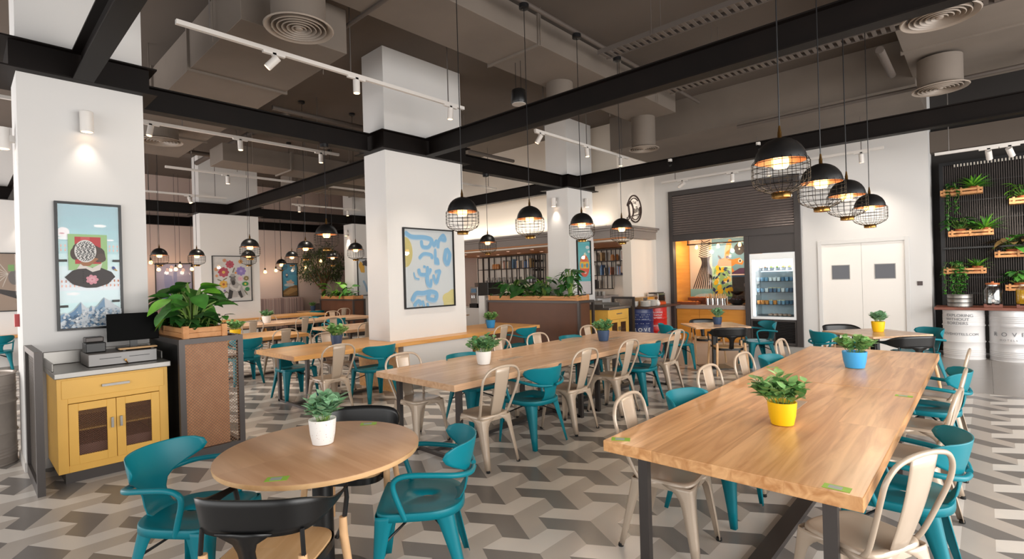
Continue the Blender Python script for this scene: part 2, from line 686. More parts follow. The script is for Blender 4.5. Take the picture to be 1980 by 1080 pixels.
def diffuser(x, y, z, r, ztop, label):
    t = thing('ceiling_diffuser', label, 'vent', (x, y, z), 0, 'round ceiling diffusers')
    MB().lathe([(r * .78, .03), (r * .78, ztop - z)], 32).build('neck', DUCT, t)
    m = MB()
    m.lathe([(r * .8, .035), (r, 0), (r * .97, -.012), (r * .86, .012), (r * .8, .03)], 40, cap=False)
    for i in range(5):
        q = r * (.78 - i * .14)
        m.lathe([(q - .05 * r, .03 + .0), (q, -.006), (q - .02 * r, -.012), (q - .08 * r, .03)], 36, cap=False)
    m.lathe([(0, -.02), (r * .1, -.012), (r * .12, .01)], 20, cap=False)
    m.lathe([(0, .032), (r * .8, .032)], 32, mi=1, cap=False)
    m.build('cone_rings', [mat('diffuser_paint', '#8f8378', .5), BLK], t)
    return t


diffuser(-5.0, 2.38, 4.22, .33, 4.62, 'round ringed air diffuser under the duct above the white ceiling track')
diffuser(-.42, 9.56, 4.2, .33, 4.62, 'round ringed diffuser on a drum neck above the door')
diffuser(-.29, 6.85, 4.2, .33, 4.62, 'round diffuser partly hidden behind the beam above the aisle')
diffuser(-5.0, 9.44, 4.2, .3, ZC, 'round diffuser on a drum neck above the sign wall')
diffuser(-5.05, 6.75, 4.36, .28, ZC, 'round diffuser neck above the beam crossing the long tables')
diffuser(-10.4, 2.45, 4.2, .33, 4.42, 'round diffuser behind the steel beam left of the rear ducts')


def tray(p0, p1, label, w_=.22):
    """ladder cable tray along X"""
    m = MB()
    (x0, y, z), (x1, _, _) = p0, p1
    m.box(x0, x1, y - w_ / 2, y - w_ / 2 + .01, z, z + .06)
    m.box(x0, x1, y + w_ / 2 - .01, y + w_ / 2, z, z + .06)
    n = int((x1 - x0) / .09)
    for i in range(n):
        x = x0 + (i + .5) * (x1 - x0) / n
        m.box(x - .022, x + .022, y - w_ / 2 + .01, y + w_ / 2 - .01, z + .005, z + .015)
    for t in (.1, .4, .7, .95):
        x = x0 + t * (x1 - x0)
        for s_ in (-1, 1):
            m.tube([(x, y + s_ * (w_ / 2 + .012), z), (x, y + s_ * (w_ / 2 + .012), ZC)], .005, 5)
    return tag(m.build('cable_tray', PIPE), label, 'cable tray', 'ceiling cable trays')


tray((-3.6, 5.75, 4.5), (4, 5.75, 4.5), 'slotted cable tray just behind the beam above the long tables')
tray((-3.6, 7.6, 4.5), (4, 7.6, 4.5), 'slotted cable tray seen under the beam above the cage pendants')


def pipe(pts, r, label, m=PIPE):
    return tag(MB().tube(pts, r, 10).build('ceiling_pipe', m), label, 'pipe', 'ceiling pipes')


pipe([(-4.0, 1.5, 4.97), (-4.0, 4.2, 4.97), (-4.0, 9.8, 4.97)], .03, 'grey conduit the pendants of the middle table row hang from')
pipe([(-6.2, 3.3, 4.8), (-2, 3.3, 4.8)], .025, 'thin pipe crossing under the ceiling between duct and tray')
pipe([(-8.6, 3.6, 4.6), (-8.6, 9.5, 4.6)], .04, 'pipe running behind the calligraphy pillar')
pipe([(-9.0, 3.6, 4.55), (-9.0, 9.5, 4.55)], .022, 'thinner pipe running behind the calligraphy pillar', BLK)
pipe([(-12.6, 2, 4.6), (-12.6, 12, 4.6)], .05, 'thick pipe above the rear tables')
pipe([(-9.5, 4.3, 4.9), (-15, 4.3, 4.9)], .06, 'thick pipe crossing above the flower collage pillar')
pipe([(-3.4, 10.1, 4.42), (1.5, 10.1, 4.42)], .03, 'pipe above the beam in front of the kiosk')
pipe([(-6.4, 8.0, 4.72), (-3.0, 8.0, 4.72)], .03, 'pipe crossing near the pillar by the bar')
pipe([(.55, 10.2, 4.4), (.55, 10.2, ZC)], .05, 'upright drain pipe above the drums')
pipe([(-.95, 8.2, 4.5), (-.95, 9.4, 4.5)], .05, 'short capped pipe stub beside the broad duct')
pipe([(-9.6, -3, 4.6), (-9.6, 3, 4.6)], .04, 'pipe in the dark ceiling left of the cabinet pillar')

def speaker(x, y, z, label):
    t = thing('hanging_speaker', label, 'speaker', (x, y, z), 0, 'hanging ceiling speakers')
    MB().lathe([(.1, 0), (.115, .03), (.1, .2), (.09, .21)], 24).build('body', BLKS, t)
    MB().lathe([(0, -.002), (.1, -.002), (.105, .012)], 24).build('grille', mat('speaker_grille', '#b9b3ac', .6), t)
    m = MB()
    for dx in (-.05, .05):
        m.tube([(dx, 0, .2), (dx, 0, ZC - z)], .004, 5)
    m.build('hanger', BLK, t)


speaker(-4.95, 5.62, 4.2, 'black cylinder speaker hanging just above the beam by the calligraphy pillar')
speaker(-9.5, 6.0, 3.93, 'small black speaker hanging behind the calligraphy pillar')
speaker(-13.4, 6.2, 4.0, 'small black speaker hanging in front of the flower collage pillar')


# ------------------------------------------------------------------ track lights and wall lights
def spot_lamp(parent, loc, direction, power, size=55, col=(1, .89, .76)):
    l = bpy.data.lights.new('spotlight_beam', 'SPOT')
    l.energy = power
    l.spot_size = radians(size)
    l.spot_blend = 1
    l.shadow_soft_size = .04
    l.color = col
    o = bpy.data.objects.new('spotlight_beam', l)
    COL.objects.link(o)
    o.parent = parent
    o.location = loc
    o.rotation_euler = Vector(direction).to_track_quat('-Z', 'Y').to_euler()
    return o


def head(parent, loc, d, r=.042, L=.16, power=0, size=60, lens=None):
    """one white cylinder head hanging from a track adapter"""
    d = Vector(d).normalized()
    a = Vector(loc)
    m = MB()
    m.box(a.x - .02, a.x + .02, a.y - .02, a.y + .02, a.z - .0, a.z + .05)
    m.tube([a, a - Vector((0, 0, .045))], .012, 8)
    c = a - Vector((0, 0, .05))
    b0, b1 = c - d * L * .35, c + d * L * .65
    m.tube([b0, b1], r, 18)
    h = m.build('spot_head', WPAINT, parent)
    g = MB().tube([b1 + d * .001, b1 + d * .004], r * .82, 16)
    g.build('lens', lens or SPOTG, h)
    if power:
        spot_lamp(parent, b1 + d * .02, d, power, size)
    return h


def track(p0, p1, heads, label, drops=(.08, .5, .92), power=120):
    """heads: (fraction, direction, power, cone)"""
    a, b = Vector(p0), Vector(p1)
    t = thing('track_light', label, 'track light', a, 0, 'white ceiling track lights')
    m = MB()
    m.bar((0, 0, 0), b - a, .045, .045)
    m.build('rail', WPAINT, t)
    for q in drops:
        c = (b - a) * q
        MB().tube([c, (c.x, c.y, ZC - a.z)], .008, 6).build('drop_rod', GREYM, t)
    for q, d, pw, sz in heads:
        c = (b - a) * q - Vector((0, 0, .06))
        k = MB().bar(c + (b - a).normalized() * -.12 + Vector((0, 0, .03)), c + (b - a).normalized() * .12 + Vector((0, 0, .03)), .04, .03)
        k.build('adapter', WPAINT, t)
        head(t, c, d, power=pw, size=sz)
    return t


DN = (0, 0, -1)
track((-5.74, 1.5, 4.25), (-5.74, 5.25, 4.25), [(.25, (-.45, -.6, -.75), 22, 60), (.52, (0, 0, -1), 150, 75), (.93, (-.1, 0, -1), 150, 75)],
      'long white track light hanging in front of the two white pillars')
track((-9.5, -.2, 4.25), (-9.5, 5.27, 4.25), [(.42, (.1, -.2, -1), 170, 80), (.66, (.1, 0, -1), 170, 80), (.93, DN, 170, 80)],
      'white track light behind the beam above the rear oak table')
track((-15.3, 1.5, 4.1), (-15.3, 5.1, 4.1), [(.35, DN, 200, 85), (.75, (.35, .2, -1), 200, 85)],
      'white track light in front of the flower collage pillar')
track((-15.3, 6.9, 4.1), (-15.3, 9.2, 4.1), [(.1, DN, 200, 85), (.8, DN, 200, 85)], 'white track light high up in front of the tree')
track((-5.74, 6.92, 4.25), (-5.74, 10.1, 4.25), [(.04, (-.5, -.2, -.8), 130, 70), (.5, (.1, 0, -1), 150, 75), (.9, DN, 120, 70)],
      'white track light in front of the pillar by the bar')
track((-5.75, 11.7, 3.9), (-1.33, 11.7, 3.9), [(.12, (-.75, .1, -.4), 6, 60), (.38, DN, 70, 80), (.55, (0, .2, -1), 80, 85), (.92, (.0, .3, -1), 105, 95)],
      'white track light along the wall above the kiosk shutter')
track((-.6, 11.5, 3.6), (2.5, 11.5, 3.6), [(.22, (.1, .75, -.9), 130, 75), (.3, (.3, .7, -.8), 130, 75)], 'white track light in front of the slatted plant wall', (.06, .7))
track((-12.5, 3.0, 4.2), (-12.5, 9.0, 4.2), [(.2, DN, 200, 90), (.5, DN, 200, 90), (.8, DN, 200, 90)], 'added white track light between the two rearmost table rows')  # added fixture: brings extra light to the deep end of the room
track((-10.0, 6.4, 4.2), (-10.0, 10.3, 4.2), [(.2, DN, 120, 80), (.6, DN, 90, 80)], 'added white track light behind the beam above the bar canopy')  # extra track put in to brighten the area before the bar



def sconce(loc, nrm, label, power=35):
    t = thing('wall_sconce', label, 'wall light', loc, 0, 'white cylinder wall lights')
    n = Vector(nrm)
    c = n * .085
    MB().bar((0, 0, 0), c, .06, .06).build('bracket', WPAINT, t)
    h = MB().lathe([(.052, -.1), (.055, -.095), (.055, .095), (.05, .1)], 24, c=tuple(c)).build('shade', WPAINT, t)
    MB().lathe([(0, -.101), (.046, -.1015)], 20, c=tuple(c), cap=False).build('lens', SPOTG, h)
    spot_lamp(t, c + Vector((0, 0, -.12)), Vector((0, 0, -1)) - n * .12, power, 75)


sconce((-6.525, .9, 3.31), (1, 0, 0), 'white cylinder wall light above the portrait collage poster', 7)
sconce((-6.93, 10.09, 3.4), (1, 0, 0), 'white cylinder wall light above the turquoise boombox poster', 12)
sconce((-7.27, 9.45, 3.4), (0, -1, 0), 'white cylinder wall light on the bar pillar side facing the tables', 16)
sconce((-6.8, .41, 3.12), (0, -1, 0), 'white cylinder wall light on the outer side of the cabinet pillar', 35)
sconce((-15.72, 1.05, 3.4), (1, 0, 0), 'white cylinder wall light on the far pillar at the edge', 25)
sconce((-16.1, 9.2, 3.4), (0, -1, 0), 'white cylinder wall light on the far pillar beside the tree', 30)


# ------------------------------------------------------------------ cage pendants
def make_pendant(ztop):
    t = thing('cage_pendant', 'pendant', 'pendant lamp', group='black cage pendants')
    # origin at the dome rim
    MB().lathe([(0, ztop), (.06, ztop - .001), (.06, ztop - .05), (.05, ztop - .055), (0, ztop - .055)], 20, cap=False).build('ceiling_rose', BLK, t)
    MB().tube([(0, 0, .2), (0, 0, ztop - .05)], .0045, 6).build('cord', BLK, t)
    MB().lathe([(.006, .235), (.01, .2), (.013, .19), (.013, .16), (.02, .15)], 14).build('stem_cap', BRASS, t)
    prof = [(.155 * cos(a), .155 * sin(a)) for a in [radians(x) for x in (0, 12, 25, 38, 50, 62, 74, 84, 89.5)]]
    d = MB().lathe(prof, 36, cap=False)
    d.lathe([(r * .98, z * .98) for r, z in prof], 36, mi=1, cap=False)
    d.build('dome', [BLKS, COPPER], t)
    c = MB()
    cp = [(.158, .012), (.17, -.004), (.172, -.02), (.172, -.12), (.165, -.145), (.14, -.172), (.09, -.195), (.062, -.205), (.058, -.215)]
    for k in range(20):
        a = 2 * pi * k / 20
        c.tube([(r * cos(a), r * sin(a), z) for r, z in cp], .0018, 4, cap=False)
    for r, z in ((.172, -.012), (.172, -.045), (.172, -.08), (.172, -.115), (.155, -.16), (.105, -.19)):
        c.tube([(r * cos(2 * pi * j / 36), r * sin(2 * pi * j / 36), z) for j in range(36)], .0021, 4, closed=True)
    c.build('cage', mat('cage_black', '#0c0a09', .75, spec=.1), t)
    MB().lathe([(.056, -.2), (.06, -.205), (.06, -.236), (.054, -.236), (.054, -.2)], 28, cap=False).build('collar_ring', BRASS, t)
    MB().lathe([(.016, .06), (.02, .04), (.043, .03), (.05, .02), (.05, -.025), (.04, -.042), (0, -.045)], 22).build('bulb', BULB, t)
    MB().lathe([(.018, .14), (.022, .06)], 14).build('lamp_holder', BRASS, t)
    return t


PEND = Proto(make_pendant(ZC - 2.37))
PEND_S = Proto(make_pendant(3.7 - 2.38))
PEND_M = Proto(make_pendant(4.94 - 2.37))


def pendant(x, y, z, label, power=16, proto=None):
    t = (proto or PEND).place((x, y, z), random.uniform(0, 1), label, 'black cage pendants')
    l = bpy.data.lights.new('bulb_glow', 'POINT')
    l.energy = power
    l.color = (1, .8, .56)
    l.shadow_soft_size = .05
    o = bpy.data.objects.new('bulb_glow', l)
    COL.objects.link(o)
    o.parent = t
    o.location = (0, 0, -.075)
    return t


ORD = ['first', 'second', 'third', 'fourth', 'fifth', 'sixth']
for i, y in enumerate((3.67, 4.81, 5.87, 7.2)):
    pendant(-.97, y, 2.37, 'cage pendant over the yellow pot table row, %s from its open end' % ORD[i], 22)
for i, y in enumerate((3.6, 4.68, 5.76, 6.8)):
    pendant(-4.0, y, 2.37, 'cage pendant over the white pot table row, %s from the calligraphy poster' % ORD[i], 16, PEND_M)
pendant(-7.05, 3.68, 2.38, 'cage pendant hanging from the beam just left of the calligraphy pillar, largest there', 9, PEND_S)
pendant(-7.05, 6.98, 2.38, 'cage pendant hanging between the calligraphy poster and the bottle shelf', 9, PEND_S)
for i, y in enumerate((3.67, 4.72, 5.82)):
    pendant(-9.9, y, 2.38, ['cage pendant overlapping the top edge of the flower collage', 'cage pendant in front of the tree crown, the larger one',
                            'cage pendant right beside the calligraphy pillar, in front of the far white pillar'][i], 8)
for i, y in enumerate((2.97, 3.68, 4.78, 5.83, 6.94)):
    pendant(-13.0, y, 2.38,
            ['cage pendant above the big planter leaves, farthest from the flower collage', 'cage pendant at the corner of the flower collage pillar', 'small cage pendant over the flower collage',
             'small cage pendant beside the blue seascape poster', 'small cage pendant in front of the tree trunk side'][i], 10)
pendant(-16.6, 7.1, 2.36, 'farthest small cage pendant left of the tree', 10)


def make_bare():
    t = thing('bare_bulb_pendant', 'bulb', 'pendant bulb', group='bare bulbs over the banquette')
    MB().tube([(0, 0, .1), (0, 0, ZC - 2.17)], .005, 5).build('cord', BLK, t)
    MB().lathe([(.012, .13), (.026, .11), (.026, .045)], 12).build('lamp_holder', BLK, t)
    MB().lathe([(.02, .05), (.04, .02), (.055, -.02), (.045, -.055), (0, -.07)], 16).build('bulb', BULB, t)
    return t


BARE = Proto(make_bare())
for i, (y, z) in enumerate(((4.09, 2.5), (4.29, 2.28), (4.75, 2.29), (4.87, 2.39), (5.2, 2.29), (7.5, 2.18), (7.88, 2.23), (8.07, 2.42), (8.96, 2.34), (9.6, 2.59))):
    o = BARE.place((-18.9, y, z), 0, ('bare glowing bulb before the back wall, %s from the cabinet side' %
                                      (ORD + ['seventh', 'eighth', 'ninth', 'last'])[i]), 'bare bulbs over the banquette')
    l = bpy.data.lights.new('bulb_glow', 'POINT')
    l.energy = 3
    l.color = (1, .85, .68)
    l.shadow_soft_size = .06
    q = bpy.data.objects.new('bulb_glow', l)
    COL.objects.link(q)
    q.parent = o
    q.location = (.12, 0, -.1)


# ------------------------------------------------------------------ chairs
def sheet_leg(top, foot, sx, sy, w0, w1, ztop, arch=True):
    """pressed-sheet leg: two flanges meeting in a rounded corner, narrowing to the foot"""
    m = MB()
    rings = []
    ts = (0, .05, .1, .17, .28, .5, .75, 1)
    ws = (1.0, .72, .55, .43, .37, .31, .25, .2) if arch else (1, .93, .86, .78, .7, .55, .42, .32)
    for t, k in zip(ts, ws):
        x = top[0] + (foot[0] - top[0]) * t
        y = top[1] + (foot[1] - top[1]) * t
        z = ztop * (1 - t) + .012 * t
        w = max(w0 * k, w1)
        c = min(.03, w * .5)
        q = [(-w, 0), (-w * .6, 0), (-c, 0), (-c * .35, -c * .1), (-c * .1, -c * .35), (0, -c), (0, -w * .6), (0, -w)]
        rings.append([(x + sx * a, y + sy * b, z) for a, b in q])
    m.loft(rings, closed=False)
    return m


def make_tolix():
    t = thing('metal_side_chair', 'chair', 'chair')
    m = MB()
    rings = []
    for k, z in ((.25, .447), (.8, .449), (.93, .455), (1.0, .452), (1.03, .444), (1.04, .43), (1.035, .405)):
        rings.append([(x, y, z) for x, y in superell(.178 * k, .175 * k, 36, 4.5)])
    m.loft(rings, cap0=True)
    m.build('seat', TAUPE, t)
    for sx, sy, fx, fy in ((1, 1, .215, .225), (-1, 1, .215, .225), (1, -1, .2, -.265), (-1, -1, .2, -.265)):
        m = sheet_leg((sx * .184, sy * .18), (sx * fx, fy), sx, sy, .17, .03, .435)
        leg = m.build('leg', TAUPE, t, solid=.003)
        k = MB()
        k.lathe([(.016, 0), (.018, .004), (.015, .02)], 10, c=(sx * (fx - .01), fy - .01 * sy, 0))
        k.build('foot_cap', RUBBER, leg)
    p = [(.168, -.11, .42), (.178, -.155, .47), (.208, -.21, .62), (.226, -.245, .73), (.218, -.262, .805), (.168, -.274, .862), (.085, -.279, .885), (0, -.28, .89)]
    pts = smooth_path(p + [(-x, y, z) for x, y, z in reversed(p[:-1])], 4)
    MB().tube(pts, .0115, 10).build('back_hoop', TAUPE, t)
    m = MB()
    rings = []
    for f in range(9):
        q = f / 8
        z = .44 + q * .445
        y = -.165 - .115 * q - .012 * sin(pi * q)
        w = .06 + .028 * q ** .7
        rings.append([(-w, y, z), (-w * .8, y - .004, z), (-w * .3, y - .007, z), (w * .3, y - .007, z), (w * .8, y - .004, z), (w, y, z)])
    m.loft(rings, closed=False)
    m.build('back_splat', TAUPE, t, solid=.003)
    return t


def make_teal():
    t = thing('teal_armchair', 'chair', 'chair')
    out = []
    n = 40
    for i in range(n):
        a = 2 * pi * i / n
        x, y = cos(a), sin(a)
        r = 1
        ex = 6.5 if y > 0 else 2.6
        out.append((.243 * math.copysign(abs(x) ** (2 / ex), x), (.228 if y > 0 else .235) * math.copysign(abs(y) ** (2 / ex), y)))
    slot = [(.011 * cos(2 * pi * i / n), -.03 + .028 * sin(2 * pi * i / n)) for i in range(n)]
    m = MB()
    rings = [[(x, y, .45) for x, y in slot]]
    for k, z in ((.5, .449), (.85, .454), (.965, .46), (.99, .458), (1.0, .452), (1.004, .42)):
        rings.append([(x * k, y * k, z) for x, y in out])
    m.loft(rings)
    m.build('seat', TEAL, t, solid=.003)
    for sx, sy, fx, fy in ((1, 1, .25, .25), (-1, 1, .25, .25), (1, -1, .245, -.255), (-1, -1, .245, -.255)):
        top = (sx * (.24 if sy > 0 else .2), .226 if sy > 0 else -.17)
        m = sheet_leg(top, (sx * fx, fy), sx, sy, .105, .032, .45, False)
        m.build('leg', TEAL, t, solid=.003)
    m = MB()
    for s_ in (-1, 1):
        m.tube([(s_ * .2, .18, .3), (0, 0, .4), (-s_ * .2, -.17, .3)], .007, 6)
    m.build('brace', BLK, t)
    # stem flaring into the band: one curved sheet
    m = MB()
    rings = []
    for z, wd, y in ((.452, .088, -.195), (.462, .09, -.225), (.5, .082, -.247), (.55, .08, -.258), (.595, .096, -.266), (.63, .135, -.273), (.655, .185, -.28),
                     (.68, .226, -.287), (.705, .252, -.293), (.735, .264, -.3), (.765, .258, -.306), (.782, .236, -.309), (.79, .2, -.31)):
        ring_ = []
        for k in range(21):
            q = asin_(min(.98, wd / .29)) * (k / 10 - 1)
            ring_.append((.29 * sin(q), y + .29 * (1 - cos(q)), z))
        rings.append(ring_)
    m.loft(rings, closed=False)
    m.build('backrest', TEAL, t, solid=.006)
    for s_ in (-1, 1):
        p = [(s_ * .235, .07, .43), (s_ * .246, .095, .5), (s_ * .256, .125, .6), (s_ * .26, .11, .645), (s_ * .26, .045, .662), (s_ * .253, -.08, .655), (s_ * .232, -.2, .64), (s_ * .15, -.272, .622), (s_ * .03, -.292, .61)]
        MB().tube(smooth_path(p, 4), .0145, 10).build('arm', TEAL, t)
    return t


def make_black():
    t = thing('black_wood_armchair', 'chair', 'chair')
    m = MB()
    rings = []
    for k, z in ((.3, .452), (.9, .456), (1, .452), (1.0, .436)):
        rings.append([(x * k, y * k, z) for x, y in superell(.215, .205, 36, 3.6)])
    m.loft(rings, cap0=True, cap1=True)
    m.build('seat', ASH, t)
    m = MB()
    a, b = superell(.224, .214, 36, 3.6), superell(.21, .2, 36, 3.6)
    m.loft([[(x, y, .445) for x, y in a], [(x, y, .405) for x, y in a], [(x, y, .405) for x, y in b], [(x, y, .436) for x, y in b]])
    m.build('seat_frame', BLKS, t)
    for sx in (-1, 1):
        for top, foot in (((sx * .256, .14, .53), (sx * .275, .21, 0)), ((sx * .215, -.2, .53), (sx * .245, -.28, 0))):
            MB().tube([foot, ((foot[0] + top[0]) / 2, (foot[1] + top[1]) / 2, .27), (top[0], top[1], .45), top], [.013, .019, .021, .018], 12).build('leg', LEG_W, t)
    # back band sweeping forward into the arms
    key = [(.275, .14, .675, .02), (.285, .04, .678, .03), (.284, -.06, .684, .055), (.266, -.14, .695, .105), (.222, -.205, .7, .145), (.14, -.248, .704, .158), (0, -.262, .705, .162)]
    key = key + [(-x, y, z, h) for x, y, z, h in reversed(key[:-1])]
    c = smooth_path([(x, y, z) for x, y, z, h in key], 4)
    hh = smooth_path([(h, 0, 0) for x, y, z, h in key], 4)
    m = MB()
    rings = []
    for f in (-.5, -.3, 0, .3, .5):
        rings.append([(p.x * (1 + .05 * f), p.y * (1 + .1 * f), p.z + q.x * f) for p, q in zip(c, hh)])
    m.loft(rings, closed=False)
    m.build('back_band', BLKS, t, solid=.009)
    for sx in (-1, 1):
        MB().tube([(sx * .275, .135, .675), (sx * .273, .15, .62), (sx * .258, .145, .5), (sx * .225, .13, .43)], [.011, .012, .012, .01], 8).build('arm_post', BLKS, t)
        MB().tube([(sx * .214, -.19, .43), (sx * .222, -.205, .53), (sx * .215, -.2, .64)], .01, 8).build('back_post', BLKS, t)
    m = MB()
    m.loft([[(-w, y, z), (0, y - .004, z), (w, y, z)] for w, y, z in ((.036, -.205, .425), (.034, -.225, .5), (.036, -.243, .56), (.05, -.253, .6), (.1, -.26, .632), (.12, -.262, .645))], closed=False)
    m.build('back_stem', BLKS, t, solid=.01)
    return t


TOL, TEA, BLC = Proto(make_tolix()), Proto(make_teal()), Proto(make_black())
KIND = {'t': (TOL, 'taupe metal chair', 'taupe metal chairs'), 'b': (TEA, 'teal metal armchair', 'teal armchairs'),
        'k': (BLC, 'black armchair with wooden seat', 'black wood armchairs')}


def chair(kind, x, y, face, where, jit=3):
    """face = direction the sitter looks, degrees from +X"""
    p, lab, grp = KIND[kind]
    p.place((x, y, 0), radians(face - 90 + random.uniform(-jit, jit)), lab + ' ' + where, grp)


# ------------------------------------------------------------------ tables
def dup_mesh_table(name, label, x0, x1, y0, y1, top, group='long oak tables', rail=True, inset=(.15, .18), strip=True, frame=True):
    t = thing(name, label, 'table', ((x0 + x1) / 2, (y0 + y1) / 2, 0), 0, group)
    w, l = (x1 - x0) / 2, (y1 - y0) / 2
    MB().box(-w, w, -l + .0015, l - .0015, .69, .75).build('tabletop', top, t, bevel=.004)
    for s_ in (-1, 1):
        y = s_ * (l - inset[1])
        MB().box(-w + inset[0], w - inset[0], y - .02, y + .02, .655, .69).build('top_rail', DKM, t)
        MB().box(-w + inset[0], w - inset[0], y - .02, y + .02, 0.0, .03).build('foot_bar', DKM, t)
        for sx in (-1, 1):
            x = sx * (w - inset[0])
            MB().box(x - .028, x + .028, y - .02, y + .02, 0.0, .69).build('leg', DKM, t)
    MB().box(-.05, .05, -l + inset[1], l - inset[1], 0.0, .035).build('floor_rail', DKM, t)
    for q in (-w + inset[0], w - inset[0] - .04):
        MB().box(q, q + .04, -l + inset[1], l - inset[1], .65, .69).build('apron', DKM, t)
    if strip:
        MB().box(-.05, .05, .08, .42, .75, .752).build('cable_flap', mat('anodised_flap', '#b9a48f', .35, .4), t)
    return t


STK = mat('green_sticker', '#8fbf3a', .5)
STG = mat('sticker_panel', '#9aa3a0', .5)


def sticker(t, x, y, rz=0, z=.7505):
    m = MB()
    m.box(-.05, .05, -.028, .028, 0, .001)
    m.box(-.03, .02, -.018, .018, .001, .0014, 1)
    m.build('sticker', [STK, STG], t, (x, y, z), rz)


tA = dup_mesh_table('long_table', 'long oak table with the yellow flowerpot, at the open end by the camera', -1.57, -.37, 2.405, 4.69, OAK)
sticker(tA, .5, -1.09)
sticker(tA, -.53, -1.07, .5)
sticker(tA, .53, .98)
tB = dup_mesh_table('long_table', 'long oak table with the sky blue flowerpot, end to end with the yellow pot table', -1.57, -.37, 4.69, 6.97, OAK)
sticker(tB, -.53, -.6, .5)
dup_mesh_table('long_table', 'long oak table with the white pot of round leaves, in front of the calligraphy pillar', -4.61, -3.39, 2.9, 5.155, OAKL)
dup_mesh_table('long_table', 'long oak table with a navy pot, its far end toward the red drum', -4.61, -3.39, 5.155, 7.41, OAKL)
dup_mesh_table('long_table', 'golden oak table next to the planter screen with a yellow pot at its corner', -10.6, -9.4, 2.4, 4.5, OAKG, strip=False)
dup_mesh_table('long_table', 'oak table just visible left of the calligraphy pillar behind a navy pot', -10.6, -9.2, 5.15, 7.4, OAKL, strip=False)
dup_mesh_table('long_table', 'long rear oak table with a white pot, in front of the striped banquette', -13.75, -12.55, 2.9, 5.4, OAKL, strip=False)
dup_mesh_table('long_table', 'long rear oak table whose end meets the rear planter', -13.75, -12.55, 5.4, 7.9, OAKL, strip=False)


def wrap_table(dx, label, y0, y1, pil, full=True):
    """table that runs round a pillar: tops at both ends, ledge beside the pillar, oak gables"""
    t = thing('pillar_table', label, 'table', (dx, 0, 0), 0, 'tables built round pillars')
    x0, x1, x2, p0, p1 = -7.65, -6.44, -6.74, pil[0] - .02, pil[1] + .02
    m = MB()
    m.box(x0, x1, y0, p0, .69, .75)
    m.box(x0, x1, p1, y1, .69, .75)
    m.box(x2 + .002, x1, p0, p1, .69, .75)
    m.box(x0, -7.35, p0, p1, .69, .75)
    m.build('tabletop', OAKG, t, bevel=.004)
    MB().box(x2 + .03, x1 - .07, p0 + .1, p1 - .1, .08, .69).build('white_panel', WHITE, t)
    MB().box(x2 + .03, x1 - .06, p0 + .1, p1 - .1, 0, .08).build('plinth', STEEL, t)
    for y in (p0 - .04, p1 + .02):
        MB().box(x0 + .1, x1 - .06, y, y + .04, 0, .69).build('gable', OAKG, t)
    for y, k in ((y0 + .25, 1), (y1 - .25, 1)):
        MB().box(x0 + .15, x1 - .15, y - .02, y + .02, .655, .69).build('top_rail', DKM, t)
        MB().box(x0 + .15, x1 - .15, y - .02, y + .02, 0, .03).build('foot_bar', DKM, t)
        for x in (x0 + .17, x1 - .17):
            MB().box(x - .028, x + .028, y - .02, y + .02, 0, .69).build('leg', DKM, t)
    for q0, q1 in ((y0 + .25, p0), (p1, y1 - .25)):
        MB().box(-7.1, -7.0, q0, q1, 0, .035).build('floor_rail', DKM, t)
    return t


wrap_table(0, 'golden oak table built round the pillar with the calligraphy poster', 2.88, 7.75, (4.507, 6.09))
wrap_table(-8.98, 'oak table built round the far pillar with the flower collage', 2.9, 8.0, (4.54, 6.08))
wrap_table(-8.98, 'oak counter table round the far pillar seen behind the metal drum', -1.6, 2.4, (.1, 1.65))

# round table
rt = thing('round_table', 'round wood-topped cafe table with a speckled white pot', 'table', (-2.73, 1.36, 0))
m = MB()
m.lathe([(0, .722), (.515, .722), (.53, .735), (.53, .747), (.526, .75), (0, .75)], 72, cap=False)
m.build('tabletop', ROUNDW, rt)
MB().lathe([(.529, .7225), (.5315, .735), (.5308, .746)], 72, cap=False).build('edge_band', ASH, rt)
MB().lathe([(.055, .02), (.055, .722)], 32).build('column', BLKS, rt)
MB().lathe([(.27, 0), (.27, .012), (.08, .03), (.055, .04)], 48).build('base', BLKS, rt)
sticker(rt, .28, -.36, .9)
sticker(rt, -.2, .42, .9)


def square_table(name, label, x, y, rz, s=.46, top=OAKL):
    t = thing(name, label, 'table', (x, y, 0), rz, 'small cafe tables')
    MB().box(-s, s, -s, s, .722, .75).build('tabletop', top, t, bevel=.004)
    MB().box(-.04, .04, -.04, .04, .012, .722).build('column', BLKS, t)
    MB().box(-.25, .25, -.25, .25, 0, .012).build('base', BLKS, t)
    return t


square_table('square_table', 'small square cafe table with a navy pot in front of the kiosk opening', -3.55, 9.1, radians(40))
square_table('square_table', 'small square cafe table with a yellow pot in front of the white double door', -1.18, 8.91, radians(51))
square_table('square_table', 'small cafe table with a small navy pot in front of the banquette', -17.4, 8.5, radians(0), .4)
square_table('square_table', 'small cafe table with a slim yellow pot beyond the calligraphy pillar, by the coffee machine', -10.4, 8.75, radians(20), .42)

